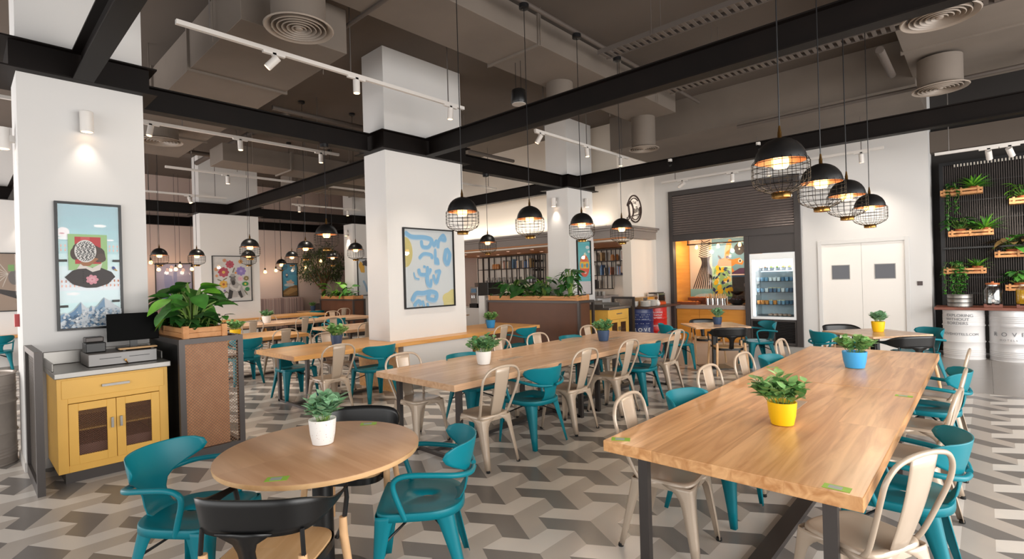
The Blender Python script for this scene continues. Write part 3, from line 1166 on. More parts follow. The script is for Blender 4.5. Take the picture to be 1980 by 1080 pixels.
# chairs round the aisle tables
Y1 = ((2.95, 't'), (3.6, 'b'), (4.22, 't'), (5.05, 't'), (5.67, 'b'), (6.3, 't'))
TAB = ['yellow pot table', 'yellow pot table', 'yellow pot table', 'sky blue pot table', 'sky blue pot table', 'sky blue pot table']
PL = ['near end', 'middle', 'far end']
for i, (y, k) in enumerate(Y1):
    chair(k, -1.44, y, 6 if i == 0 else 0, 'on the inner side of the %s, %s' % (TAB[i], PL[i % 3]))
    AX, AY, AF = ((-.45, 2.8, 152), (-.37, 3.45, 178), (-.41, 4.2, 178), (-.4, 5.03, 180), (-.4, 5.68, 184), (-.4, 6.28, 178))[i]
    chair(k, AX, AY, AF, 'on the aisle side of the %s, %s' % (TAB[i], PL[i % 3]))
TAB = ['white pot table'] * 3 + ['long navy pot table'] * 3
Y2 = ((3.25, 't'), (3.95, 'b'), (4.55, 't'), (5.45, 't'), (6.1, 'b'), (6.75, 't'))
Y3 = ((3.25, 't'), (4.02, 'b'), (4.72, 't'), (5.5, 't'), (6.15, 'b'), (6.75, 't'))
for i in range(6):
    chair(Y2[i][1], -3.41, Y2[i][0], 180, 'on the outer side of the %s, %s' % (TAB[i], PL[i % 3]))
    chair(Y3[i][1], -4.36, Y3[i][0], 0, 'on the pillar side of the %s, %s' % (TAB[i], PL[i % 3]))
chair('t', -6.3, 3.27, 180, 'in front of the pillar table, next to the navy pot')
chair('b', -6.42, 4.02, 180, 'in front of the pillar table, right beside the calligraphy pillar')
chair('t', -6.2, 6.2, 180, 'at the pillar table beyond the calligraphy pillar, near the blue pot')
chair('b', -6.25, 6.95, 180, 'at the end of the pillar table in front of the brown planter')
chair('b', -7.5, 3.35, 0, 'tucked in behind the free corner of the pillar table')
chair('t', -7.45, 3.98, 0, 'behind the pillar table, its hoop showing behind the navy pot')
chair('b', -9.3, 3.3, 180, 'at the golden oak table just beside the planter screen')
chair('t', -9.35, 3.92, 180, 'at the free end of the golden oak table beyond the planter')
chair('t', -10.75, 5.85, 0, 'behind the oak table left of the calligraphy pillar')
chair('t', -9.2, 5.5, 180, 'cut off by the calligraphy pillar, at the oak table behind it')
chair('b', -10.75, 3.2, 0, 'behind the golden oak table, above the yellow pot corner')
chair('t', -12.45, 4.55, 180, 'at the rear table beside its white pot')
chair('t', -12.45, 5.75, 180, 'at the rear table in front of the striped banquette end')
chair('b', -13.3, 6.45, 0, 'behind the rear table, below the small navy pot')
chair('t', -13.5, 5.5, 0, 'behind the white pot on the rear table')
chair('t', -13.5, 7.3, 0, 'with the light back, behind the rear table near the rear planter')
chair('b', -12.4, 6.6, 180, 'at the far end of the rear table, half hidden by other chairs')
chair('t', -15.2, 8.3, 180, 'in shade against the rear planter side')
chair('b', -16.75, 8.25, 180, 'at the small banquette table with the small navy pot')
chair('b', -15.2, 3.2, 180, 'at the flower pillar table behind the big planter leaves')
chair('b', -15.1, .55, 180, 'at the counter table behind the metal drum')
# chairs at the small tables
chair('b', -3.16, .86, 36, 'at the round table, on the cabinet side', 0)
chair('b', -2.35, 1.755, 228, 'at the round table, with its back to the white pot table', 0)
chair('k', -2.41, .975, 130, 'at the round table with its back to the camera', 0)
chair('k', -3.08, 1.75, -48, 'beyond the round table, only its back showing', 0)
chair('k', -3.15, 8.62, 125, 'with its back to the room at the kiosk table', 0)
chair('k', -3.9, 9.62, -50, 'behind the kiosk table, close to the kiosk counter', 0)
chair('b', -4.05, 8.65, 42, 'at the kiosk table on the drum side', 0)
chair('b', -2.97, 9.55, 222, 'at the kiosk table in front of the glass fridge', 0)
chair('b', -1.62, 8.55, 45, 'at the door table on the fridge side', 0)
chair('k', -1.62, 9.42, -50, 'at the door table close to the door leaf', 0)
chair('b', -.74, 9.35, 218, 'at the door table on the drum bar side', 0)
chair('k', -.8, 8.5, 130, 'at the door table, nearest the sky blue pot', 0)
chair('b', -10.0, 8.25, 100, 'at the slim yellow pot table beyond the calligraphy pillar', 0)
chair('b', -10.75, 9.25, -60, 'behind the slim yellow pot table at the bar end', 0)


# ------------------------------------------------------------------ small pot plants
def foliage(kind, seed, r=.11, h=.14):
    rnd = random.Random(seed)
    mats = {'succulent': [LEAFB, STEM], 'round': [mat('leaf_mid_green', '#6c9f6a', .45, var=.3, scale=14), STEM],
            'bushy': [mat('leaf_fresh_green', '#7cab66', .45, var=.35, scale=12), STEM]}[kind]
    m = MB()
    ns = {'succulent': 26, 'round': 30, 'bushy': 26}[kind]
    for i in range(ns):
        a = rnd.uniform(0, 2 * pi)
        tilt = rnd.uniform(0, 1) ** .7 * {'round': 1.15, 'bushy': 1.0, 'succulent': .75}[kind]
        L = rnd.uniform(.6, 1) * h * (1.0 if kind != 'round' else 1.05)
        d = Vector((cos(a) * sin(tilt), sin(a) * sin(tilt), cos(tilt)))
        b = Vector((cos(a), sin(a), 0)) * rnd.uniform(0, .035)
        tip = b + d * L
        m.tube([b - Vector((0, 0, .03)), b + d * L * .5, tip], .0018, 4, mi=1, cap=False)
        nl = {'succulent': 8, 'round': 7, 'bushy': 7}[kind]
        for j in range(nl):
            t = .35 + .65 * j / (nl - 1)
            p = b + d * L * t
            aa = j * 2.4 + i
            side = Vector((cos(aa), sin(aa), rnd.uniform(.1, .9)))
            dd = (d * .6 + side).normalized()
            ll = rnd.uniform(.75, 1.1) * {'succulent': .07, 'round': .044, 'bushy': .056}[kind]
            ww = ll * {'succulent': .62, 'round': .95, 'bushy': .78}[kind]
            m.leaf(p, dd, Vector((0, 0, 1)) if abs(dd.z) < .9 else Vector((1, 0, 0)), ll, ww, .25, fold=.18, n=3)
    return m.mesh('foliage', mats)


POTM = {'white': mat('white_pot_glaze', '#e4e2de', .35), 'yellow': mat('yellow_pot_glaze', '#f0be12', .35), 'sky': mat('sky_blue_pot_glaze', '#3f9fdc', .35),
        'navy': mat('navy_pot_glaze', '#2f4564', .4, var=.1, scale=30), 'terra': TERRA, 'speck': None, 'blue': mat('blue_pot_glaze', '#2a86c0', .35)}
sp = mat('speckled_white_glaze', '#e4e2de', .35)
nt = sp.node_tree
vo = nt.nodes.new('ShaderNodeTexVoronoi')
vo.inputs['Scale'].default_value = 7
tcn = nt.nodes.new('ShaderNodeTexCoord')
nt.links.new(tcn.outputs['Object'], vo.inputs['Vector'])
rr = nt.nodes.new('ShaderNodeValToRGB')
rr.color_ramp.elements[0].position, rr.color_ramp.elements[1].position = .1, .16
rr.color_ramp.elements[0].color, rr.color_ramp.elements[1].color = C('#a0603c'), C('#e6e4e0')
nt.links.new(vo.outputs['Distance'], rr.inputs['Fac'])
nt.links.new(rr.outputs['Color'], nt.nodes['Principled BSDF'].inputs['Base Color'])
POTM['speck'] = sp
FOL = {k: [foliage(k, s_) for s_ in (1, 2)] for k in ('succulent', 'round', 'bushy')}
POTMESH = {}


def pot_plant(x, y, z, pot, kind, label, r=.075, h=.135, fs=1.0, v=0):
    t = thing('potted_plant', label, 'potted plant', (x, y, z), random.uniform(0, 6), 'small table plants')
    if pot not in POTMESH:
        m = MB()
        m.lathe([(0, .0), (.7, 0), (.76, .02), (.9, .4), (.98, .85), (1, 1), (.93, 1), (.9, .9), (0, .86)], 32, cap=False)
        POTMESH[pot] = m.mesh('pot', POTM[pot])
        POTMESH['soil'] = MB().lathe([(0, .88), (.9, .88)], 20, cap=False).mesh('soil', SOIL)
    for n_, me in (('pot', POTMESH[pot]), ('soil', POTMESH['soil'])):
        o = bpy.data.objects.new(n_, me)
        COL.objects.link(o)
        o.parent = t
        o.scale = (r, r, h)
    o = bpy.data.objects.new('foliage', FOL[kind][v])
    COL.objects.link(o)
    o.parent = t
    o.location = (0, 0, h * .9)
    o.scale = (fs,) * 3
    return t


ZT = .7515
pot_plant(-2.79, 1.4, ZT - .0015, 'speck', 'succulent', 'speckled white pot of thick pale green leaves on the round table', .075, .14, 1.05)
pot_plant(-.9, 3.3, ZT, 'yellow', 'bushy', 'yellow pot of small green leaves in the middle of the aisle table', .08, .135, 1.25)
pot_plant(-.9, 5.6, ZT, 'sky', 'bushy', 'sky blue pot of light green leaves on the aisle table', .1, .15, 1.2, 1)
pot_plant(-3.98, 3.83, ZT, 'white', 'round', 'white pot with a round leafy green bush on the middle long table', .085, .14, 1.4)
pot_plant(-3.97, 6.17, ZT, 'navy', 'round', 'navy pot with fresh green leaves near the far end of the middle table', .085, .15, 1.2, 1)
pot_plant(-7.1, 3.82, .75, 'navy', 'bushy', 'navy pot in front of the calligraphy pillar on the golden oak table', .085, .15, 1.35)
pot_plant(-6.88, 6.83, .75, 'blue', 'bushy', 'bright blue pot beyond the calligraphy pillar', .09, .15, 1.2, 1)
pot_plant(-3.53, 9.2, .75, 'navy', 'succulent', 'navy pot on the small table in front of the kiosk', .08, .13, 1.1)
pot_plant(-1.15, 9.0, .75, 'yellow', 'succulent', 'yellow pot on the small table in front of the double door', .085, .15, 1.05, 1)
pot_plant(-9.6, 3.28, .75, 'yellow', 'bushy', 'yellow pot just behind the corner of the big planter', .09, .17, 1.3)
pot_plant(-13.1, 5.2, .75, 'white', 'round', 'white pot on the rear table in front of the striped banquette', .11, .17, 1.2)
pot_plant(-17.4, 8.5, .75, 'navy', 'bushy', 'small navy pot on the banquette table', .09, .17, 1.1)
pot_plant(-10.45, 8.65, .75, 'yellow', 'bushy', 'slim yellow pot on the cafe table by the coffee machine', .07, .18, 1.0)
pot_plant(-16.0, 4.05, .75, 'white', 'round', 'white bowl of dark green leaves under the flower collage', .13, .14, 1.1, 1)


# ------------------------------------------------------------------ leafy plants
def big_leaf_plant(name, label, loc, n=12, h=.55, L=.3, seed=1, mats=None, group='planter foliage', spread=1.0, cat='plant'):
    rnd = random.Random(seed)
    m = MB()
    for i in range(n):
        a = i * 2.4 + rnd.uniform(-.4, .4)
        hh = h * rnd.uniform(.35, 1)
        out = spread * rnd.uniform(.1, .32) * (1.3 - .6 * hh / h)
        p0 = Vector((cos(a) * .02, sin(a) * .02, -.05))
        p1 = Vector((cos(a) * out * .45, sin(a) * out * .45, hh * .7))
        p2 = Vector((cos(a) * out, sin(a) * out, hh))
        m.tube(smooth_path([p0, p1, p2], 4), [.008] * 8 + [.004], 6, mi=1, cap=False)
        d = Vector((cos(a), sin(a), rnd.uniform(-.95, .25)))
        ll = L * rnd.uniform(.75, 1.1)
        m.leaf(p2, d, (rnd.uniform(-.5, .5), rnd.uniform(-.5, .5), 1), ll, ll * rnd.uniform(.56, .72), rnd.uniform(.05, .3), mi=0 if rnd.random() < .8 else 2, fold=.22, n=7)
    o = m.build(name, mats or [LEAFD, STEM, LEAF], None, loc)
    return tag(o, label, cat, group)


def low_leaves(name, label, x0, x1, y0, y1, z, n, seed, mats=None, L=.11, h=.16):
    rnd = random.Random(seed)
    m = MB()
    for i in range(n):
        b = Vector((rnd.uniform(x0, x1), rnd.uniform(y0, y1), z))
        a = rnd.uniform(0, 2 * pi)
        t = b + Vector((cos(a) * .06, sin(a) * .06, h * rnd.uniform(.3, 1)))
        m.tube([b, t], .003, 4, mi=1, cap=False)
        for q in range(2):
            aa = a + rnd.uniform(-1.2, 1.2)
            ll = L * rnd.uniform(.7, 1.2)
            m.leaf(t, (cos(aa), sin(aa), rnd.uniform(-.3, .5)), (0, 0, 1), ll, ll * .75, .35, mi=rnd.choice((0, 0, 2)), fold=.2, n=4)
    return tag(m.build(name, mats or [LEAFD, STEM, LEAF]), label, 'plant', 'planter foliage')


def strips_mesh(m, axis, c, u0, u1, z0, z1, step=.022, w=.003, mi=0):
    """expanded-metal lattice in a vertical plane: axis 'X' plane x=c (u=y) or 'Y' plane y=c (u=x)"""
    n = int((u1 - u0 + z1 - z0) / step)
    for k in range(1, n):
        s_ = k * step
        for sg in (0, 1):
            # line u + z = s or mirrored
            a_u, a_z = min(s_, u1 - u0), max(0, s_ - (u1 - u0))
            b_u, b_z = max(0, s_ - (z1 - z0)), min(s_, z1 - z0)
            if sg:
                a_u, b_u = (u1 - u0) - a_u, (u1 - u0) - b_u
            A, B = (u0 + a_u, z0 + a_z), (u0 + b_u, z0 + b_z)
            if axis == 'X':
                m.bar((c, A[0], A[1]), (c, B[0], B[1]), w, w, mi)
            else:
                m.bar((A[0], c, A[1]), (B[0], c, B[1]), w, w, mi)


def planter(name, label, x0, x1, y0, y1, panel, H=1.16, inner=None, mesh_faces=(), side=False):
    """steel frame screen with wooden planter crate on top"""
    t = thing(name, label, 'planter', ((x0 + x1) / 2, (y0 + y1) / 2, 0), 0, 'planter screens')
    X, Y = (x1 - x0) / 2, (y1 - y0) / 2
    q = .025
    for sx in (-1, 1):
        for sy in (-1, 1):
            MB().box(sx * X - (2 * q if sx > 0 else 0), sx * X + (2 * q if sx < 0 else 0), sy * Y - (2 * q if sy > 0 else 0), sy * Y + (2 * q if sy < 0 else 0), 0, H).build('frame_post', DKM, t)
    for z0, z1 in ((H - .05, H), (.0, .09)):
        m = MB()
        m.box(-X + .05, X - .05, -Y, -Y + .05, z0, z1)
        m.box(-X + .05, X - .05, Y - .05, Y, z0, z1)
        m.box(-X, -X + .05, -Y + .05, Y - .05, z0, z1)
        m.box(X - .05, X, -Y + .05, Y - .05, z0, z1)
        m.build('frame_rail', DKM, t)
    ins = inner or (.05, .05, .05, .05)
    b = MB().box(-X + ins[0], X - ins[1], -Y + ins[2], Y - ins[3], .06, H - .005)
    b.build('panel_box', panel, t)
    for ax, c, u0, u1 in mesh_faces:
        m = MB()
        strips_mesh(m, ax, c - ((x0 + x1) / 2 if ax == 'X' else (y0 + y1) / 2), u0, u1, .1, H - .05, .03, .0035)
        m.build('wire_mesh', mat('brown_wire', '#8a6a52', .5, .3), t)
    if side:
        MB().box(-X + .05, X - .05, -Y + .02, -Y + .048, .09, H - .05).build('side_board', BLKS, t)
    i0, i1, j0, j1 = -X + ins[0] + .0, X - ins[1] - .0, -Y + ins[2], Y - ins[3]
    z = H
    for sx in (i0, i1):
        for sy in (j0, j1):
            ex = .05 if sx < 0 else -.05
            ey = .05 if sy < 0 else -.05
            MB().box(min(sx, sx + ex), max(sx, sx + ex), min(sy, sy + ey), max(sy, sy + ey), z, z + .12).build('crate_post', CRATE, t)
    m = MB()
    for z0, z1 in ((z + .003, z + .05), (z + .053, z + .1)):
        m.box(i0 + .05, i1 - .05, j0 + .012, j0 + .03, z0, z1)
        m.box(i0 + .05, i1 - .05, j1 - .03, j1 - .012, z0, z1)
        m.box(i0 + .012, i0 + .03, j0 + .05, j1 - .05, z0, z1)
        m.box(i1 - .03, i1 - .012, j0 + .05, j1 - .05, z0, z1)
    m.build('crate_slats', CRATE, t)
    MB().box(i0 + .03, i1 - .03, j0 + .03, j1 - .03, z, z + .06).build('soil', SOIL, t)
    return t


HP = 1.165
planter('planter_screen', 'tall planter screen with brown mesh front beside the yellow cabinet', -7.1, -5.62, 1.42, 1.99, BROWNP, HP, (.05, .045, .05, .13), (('X', -5.63, -.235, .235),), True)
planter('planter_screen', 'wide brown planter screen in front of the pillar by the bar', -8.95, -6.2, 8.75, 9.32, BROWND, HP, (.05, .06, .03, .1))
planter('planter_screen', 'small rear planter screen beside the tree, partly cut off by the calligraphy pillar', -16.9, -14.7, 8.5, 8.95, BROWND, HP, (.05, .05, .03, .05))
ZP = HP + .06
for i, (x, y, n, h, L) in enumerate(((-6.0, 1.64, 24, .5, .27), (-6.3, 1.74, 20, .42, .26), (-6.0, 1.68, 14, .2, .22), (-6.72, 1.68, 16, .46, .28))):
    big_leaf_plant('leafy_plant', ['large-leaved plant with tall stems at the front of the planter beside the yellow cabinet', 'second large-leaved plant deeper in the planter beside the yellow cabinet',
                                   'low broad-leaved plant against the front rim of the planter beside the cabinet', 'large-leaved plant at the back of the planter, half hidden by the white pillar'][i],
                   (x, y, ZP), n, h, L, 11 + i, [LEAF, STEM, LEAFY] if i in (0, 3) else None, spread=.75)
low_leaves('low_foliage', 'low heart-leaved filling along the planter beside the yellow cabinet', -7.0, -5.72, 1.5, 1.82, ZP - .02, 70, 3)
for i, (x, n, h, L) in enumerate(((-8.25, 20, .42, .34), (-7.75, 18, .3, .3), (-7.3, 16, .44, .3))):
    big_leaf_plant('leafy_plant', ['broad-leaved plant at the bar end of the wide brown planter', 'low spreading plant in the middle of the wide brown planter', 'light green broad-leaved plant below the bottle shelf in the wide brown planter'][i],
                   (x, 9.0, ZP), n, h, L, 21 + i, [LEAFD, STEM, LEAFY] if i == 2 else None, spread=1.1)
low_leaves('low_foliage', 'low ivy filling along the wide brown planter', -8.85, -6.3, 8.82, 9.18, ZP - .02, 90, 5, L=.1, h=.14)
big_leaf_plant('leafy_plant', 'dense upright plant in front of the turquoise boombox poster', (-6.62, 9.02, ZP), 44, .62, .2, 77, spread=.62)
big_leaf_plant('leafy_plant', 'light green plant in the rear planter beside the tree', (-16.3, 8.72, ZP), 13, .5, .4, 31, [LEAFY, STEM, LEAF], spread=1.3)
big_leaf_plant('leafy_plant', 'darker plant in the rear planter, next to the calligraphy pillar', (-15.5, 8.72, ZP), 10, .35, .32, 32, [LEAF, STEM, LEAFD], spread=1.2)
low_leaves('low_foliage', 'low filling along the rear planter', -16.8, -14.8, 8.57, 8.82, ZP - .02, 50, 8)

# tree by the back wall
tr = thing('indoor_tree', 'tall indoor tree with a rounded dark crown in a dark square planter', 'tree', (-18.3, 9.35, 0))
MB().loft([[(x * k, y * k, z) for x, y in ((-.3, -.3), (.3, -.3), (.3, .3), (-.3, .3))] for k, z in ((.8, 0), (1, .95), (.92, .95), (.9, .85))], cap0=True, cap1=True, smooth=False).build('planter_box', DKM, tr)
m = MB()
m.tube(smooth_path([(0, 0, .8), (.02, .03, 1.2), (0, 0, 1.6), (-.02, .05, 1.9)], 4), [.085] * 4 + [.075] * 5 + [.07] * 4, 10)
rnd = random.Random(9)
tips = []
for i in range(16):
    a = i * 2.4
    b = Vector((0, .02, 1.45 + .4 * rnd.random()))
    e = Vector((cos(a) * rnd.uniform(.25, .75), sin(a) * rnd.uniform(.25, .75), rnd.uniform(2.0, 3.0)))
    m.tube(smooth_path([b, b.lerp(e, .5) + Vector((0, 0, -.08)), e], 3), [.04, .035, .03, .022, .018, .014, .008], 6)
    tips += [b.lerp(e, q) for q in (.6, .8, 1)]
m.build('trunk', BARK, tr)
m = MB()
for i in range(3400):
    th, ph = rnd.uniform(0, 2 * pi), math.acos(rnd.uniform(-.8, 1))
    rr_ = rnd.uniform(.35, 1) ** .5
    lump = 1 + .14 * sin(3 * th + 1) * sin(4 * ph) + .08 * sin(7 * th)
    p = Vector((.86 * sin(ph) * cos(th), .86 * sin(ph) * sin(th), .8 * cos(ph))) * rr_ * lump + Vector((0, 0, 2.35))
    d = Vector((rnd.uniform(-1, 1), rnd.uniform(-1, 1), rnd.uniform(-.9, .5)))
    m.leaf(p, d, (0, 0, 1), rnd.uniform(.09, .15), .045, .2, mi=rnd.choice((0, 0, 1)), n=2)
m.build('crown', [mat('tree_leaf', '#39492a', .5, var=.4, scale=5), mat('tree_leaf_light', '#5b6b35', .5, var=.3, scale=5)], tr)

# banquette
bq = thing('banquette', 'striped mauve banquette along the back wall in front of the tree', 'banquette', (-19.0, 6.4, 0))
st = bpy.data.materials.new('striped_upholstery')
st.use_nodes = True
nt = st.node_tree
tc_ = nt.nodes.new('ShaderNodeTexCoord')
mp_ = nt.nodes.new('ShaderNodeMapping')
mp_.inputs['Scale'].default_value = (0, 4.2, 0)
ns_ = nt.nodes.new('ShaderNodeTexNoise')
ns_.inputs['Scale'].default_value = 3
ns_.inputs['Detail'].default_value = 1
cr_ = nt.nodes.new('ShaderNodeValToRGB')
cr_.color_ramp.interpolation = 'CONSTANT'
for i, (p_, c_) in enumerate(((0, '#a58c86'), (.38, '#bfa49d'), (.46, '#927c79'), (.52, '#c2aea5'), (.58, '#a98d83'), (.66, '#b3a39c'))):
    e_ = cr_.color_ramp.elements[i] if i < 2 else cr_.color_ramp.elements.new(p_)
    e_.position, e_.color = p_, C(c_)
nt.links.new(tc_.outputs['Object'], mp_.inputs['Vector'])
nt.links.new(mp_.outputs['Vector'], ns_.inputs['Vector'])
nt.links.new(ns_.outputs['Fac'], cr_.inputs['Fac'])
nt.links.new(cr_.outputs['Color'], nt.nodes['Principled BSDF'].inputs['Base Color'])
nt.nodes['Principled BSDF'].inputs['Roughness'].default_value = .9
MB().box(-.25, .45, -4, 2.6, .12, .48).build('seat', st, bq, bevel=.03)
MB().box(-.35, -.15, -4, 2.6, .45, 1.2).build('backrest', st, bq, bevel=.04)
MB().box(-.3, .4, -3.95, 2.55, 0, .12).build('base', BLK, bq)

# ------------------------------------------------------------------ yellow service cabinets
def cabinet(label, x0, x1, y0, y1):
    """front faces +X"""
    t = thing('service_cabinet', label, 'cabinet', ((x0 + x1) / 2, (y0 + y1) / 2, 0), 0, 'yellow service cabinets')
    X, Y = (x1 - x0) / 2, (y1 - y0) / 2
    MB().box(-X, X - .07, -Y + .05, Y - .05, 0, .1).build('plinth', DKM, t)
    b = MB()
    b.box(-X, X - .04, -Y, -Y + .02, .1, .915)
    b.box(-X, X - .04, Y - .02, Y, .1, .915)
    b.box(-X, -X + .02, -Y + .02, Y - .02, .1, .915)
    b.box(-X + .02, X - .04, -Y + .02, Y - .02, .1, .12)
    b.box(-X + .02, X - .04, -Y + .02, Y - .02, .44, .455)
    # face frame
    b.box(X - .04, X - .018, -Y, -Y + .07, .1, .915)
    b.box(X - .04, X - .018, Y - .07, Y, .1, .915)
    b.box(X - .04, X - .018, -Y + .07, Y - .07, .1, .16)
    b.box(X - .04, X - .018, -Y + .07, Y - .07, .69, .74)
    b.box(X - .04, X - .018, -Y + .07, Y - .07, .89, .915)
    b.build('body', YELW, t, bevel=.002)
    d = MB().box(X - .038, X - .012, -Y + .03, Y - .03, .735, .895).build('drawer', YELW, t, bevel=.003)
    MB().box(X - .012, X + .014, -.1, .1, .805, .825).build('handle', STEEL, d)
    for s_ in (-1, 1):
        a, c = (-Y + .072, -.002) if s_ < 0 else (.002, Y - .072)
        m = MB()
        m.box(X - .03, X - .01, a, a + .065, .16, .685)
        m.box(X - .03, X - .01, c - .065, c, .16, .685)
        m.box(X - .03, X - .01, a + .065, c - .065, .16, .235)
        m.box(X - .03, X - .01, a + .065, c - .065, .62, .685)
        dr = m.build('door', YELW, t, bevel=.002)
        k = MB()
        strips_mesh(k, 'X', X - .022, a + .065, c - .065, .235, .62, .017, .0032)
        k.build('wire_mesh', mat('rusty_wire', '#6b4a38', .5, .4), dr)
        yy = c - .03 if s_ < 0 else a + .03
        MB().box(X - .01, X + .012, yy - .009, yy + .009, .43, .52).build('handle', STEEL, dr)
    MB().box(-X + .03, X - .12, -Y + .04, Y - .1, .13, .3).build('stored_linen', mat('pink_linen', '#b58f86', .9), t)
    m = MB()
    m.box(-X, X + .03, -Y - .02, Y + .02, .915, .965)
    m.box(-X, -X + .015, -Y - .02, Y + .02, .965, 1.09)
    m.box(-X + .015, X - .12, -Y - .02, -Y - .005, .965, 1.04)
    m.box(-X + .015, X - .25, Y + .005, Y + .02, .965, 1.04)
    m.build('worktop', STEEL, t, bevel=.006)
    return t


cabinet('yellow wooden cabinet with mesh doors and steel top under the portrait collage', -6.5, -5.77, .56, 1.36)
cabinet('yellow wooden cabinet with steel top between the brown planter and the drums', -6.85, -6.1, 9.72, 10.6)


def screen(name, label, x0, x1, y, H=1.17):
    t = thing(name, label, 'screen', ((x0 + x1) / 2, y, 0), 0, 'grey metal side screens')
    X = (x1 - x0) / 2
    m = MB()
    m.box(-X, -X + .05, -.025, .025, 0, H)
    m.box(X - .05, X, -.025, .025, 0, H)
    m.box(-X + .05, X - .05, -.025, .025, H - .05, H)
    m.box(-X + .05, X - .05, -.025, .025, 0, .09)
    m.build('frame', DKM, t)
    k = MB()
    strips_mesh(k, 'Y', 0, -X + .05, X - .05, .09, H - .05, .03, .005)
    k.build('wire_mesh', GREYM, t)
    return t


screen('metal_screen', 'dark framed mesh screen standing at the outer side of the yellow cabinet', -6.5, -5.64, .44)
screen('metal_screen', 'dark framed mesh screen between the second yellow cabinet and the blue drum', -6.6, -6.0, 10.68)
screen('metal_screen', 'mesh screen standing behind the metal drum at the edge of the view', -9.2, -8.2, .62, 1.1)

# till
t = thing('cash_drawer', 'steel cash drawer with two slots on the yellow cabinet', 'cash drawer', (-6.12, 1.03, .9655))
MB().box(-.21, .2, -.24, .28, .006, .115).build('case', GREYM, t, bevel=.004)
m = MB()
m.box(.2, .206, -.235, .275, .008, .11)
m  .build('front', mat('drawer_grey', '#8d8b8a', .45, .3), t)
for q in (-.16, .06):
    MB().box(.206, .2075, q, q + .16, .065, .07).build('slot', BLK, t)
MB().tube([(.205, .03, .04), (.225, .03, .04)], .01, 10).tube([(.22, .03, .035), (.222, .045, .01)], .006, 6).build('key', BRASS, t)
t = thing('monitor', 'black flat monitor standing on the cash drawer', 'monitor', (-6.13, 1.17, 1.082))
MB().box(-.1, .1, -.13, .13, 0, .02).build('base', BLKS, t, bevel=.004)
MB().box(-.03, .0, -.03, .03, .02, .12).build('neck', BLKS, t)
m = MB().box(-.015, .015, -.205, .205, .08, .345)
m.T = None
s_ = m.build('screen', mat('black_screen', '#030303', .5, spec=.05), t, bevel=.004)
s_.rotation_euler = (0, radians(-6), radians(-4))
t = thing('receipt_printer', 'dark receipt printer on the cash drawer, left of the monitor', 'printer', (-6.16, .87, 1.0815))
MB().box(-.1, .09, -.075, .075, 0, .09).build('body', BLKS, t, bevel=.008)
MB().box(-.095, .03, -.07, .07, .09, .14).build('paper_cover', DKM, t, bevel=.01)
t = thing('wooden_tray', 'small wooden tray in front of the monitor foot', 'tray', (-5.97, 1.17, 1.0815))
MB().box(-.035, .04, -.15, .15, .012, .028).build('board', ASH, t, bevel=.008)
for q in (-.12, .1):
    MB().box(-.02, .02, q, q + .02, 0, .012).build('foot', BLK, t)

# fire call point on the pillar edge
tag(MB().box(-6.9, -6.82, .375, .41, 1.33, 1.45).build('fire_call_point', mat('red_plastic', '#b03a3a', .4)), 'red call point box on the outer side of the cabinet pillar', 'call point')

# metal drum at the left edge
def drum(name, label, x, y, paint, lettering=(), H=.88, r=.29, group='printed oil drums', stripes=(), ink=None):
    t = thing(name, label, 'drum', (x, y, 0), 0, group)
    prof = [(r - .02, 0), (r + .006, 0), (r + .008, .012), (r, .02)]
    for zc in (.08, .11, .14, .17):
        prof += [(r, zc - .012), (r + .006, zc), (r, zc + .012)]
    for zc in (.31, .6):
        prof += [(r, zc - .02), (r + .014, zc), (r, zc + .02)]
    for zc in (.68, .71, .74, .77):
        prof += [(r, zc - .012), (r + .005, zc), (r, zc + .012)]
    prof += [(r, H - .02), (r + .008, H - .012), (r + .006, H), (r - .015, H), (r - .02, H - .015), (0, H - .015)]
    MB().lathe(prof, 56).build('barrel', paint, t)
    for txt, size, z, ang, al, im in lettering:
        v, f = text2d(txt, size, al)
        m = MB()
        R = r + .007
        m._add([(R * cos(ang + a / r), R * sin(ang + a / r), z + b) for a, b in v], f)
        m.build('lettering', im, t)
    return t


GALV = mat('galvanised_steel', '#a39a92', .5, .5, var=.1, scale=6)
WDRUM = mat('white_drum_paint', '#dddbda', .45, 0)
SDRUM = mat('silver_drum_paint', '#cfcdcd', .4, .25)
BDRUM = mat('blue_drum_paint', '#1b2a5c', .35)
RDRUM = mat('red_drum_paint', '#c4231f', .35)
INK = mat('grey_ink', '#74767c', .6)
INKW = mat('white_ink', '#e8e8ea', .6)
drum('metal_drum', 'galvanised metal drum at the edge of the view behind the cabinet pillar', -7.15, .1, GALV, ((('R O V E'), .1, .5, radians(-3), 'CENTER', mat('dark_ink', '#4a4644', .6)),))
A0 = radians(-100)
drum('metal_drum', 'white metal drum with a slogan under the wooden bar, next to the white wall', -.31, 12.43, WDRUM,
     (('EXPLORING', .072, .76, A0, 'CENTER', INK), ('WITHOUT', .072, .69, A0 - .12, 'CENTER', INK), ('BORDERS', .072, .62, A0 - .12, 'CENTER', INK), ('ROVEHOTELS.COM', .062, .43, A0, 'CENTER', INK)))
drum('metal_drum', 'silver ribbed drum with spaced letters under the wooden bar', .32, 12.43, SDRUM,
     (('R  O  V  E', .1, .44, A0, 'CENTER', INK), ('H O T E L S', .045, .36, A0, 'CENTER', INK)))
drum('metal_drum', 'silver drum under the wooden bar at the edge of the view', .95, 12.43, SDRUM)
BA = radians(-55)
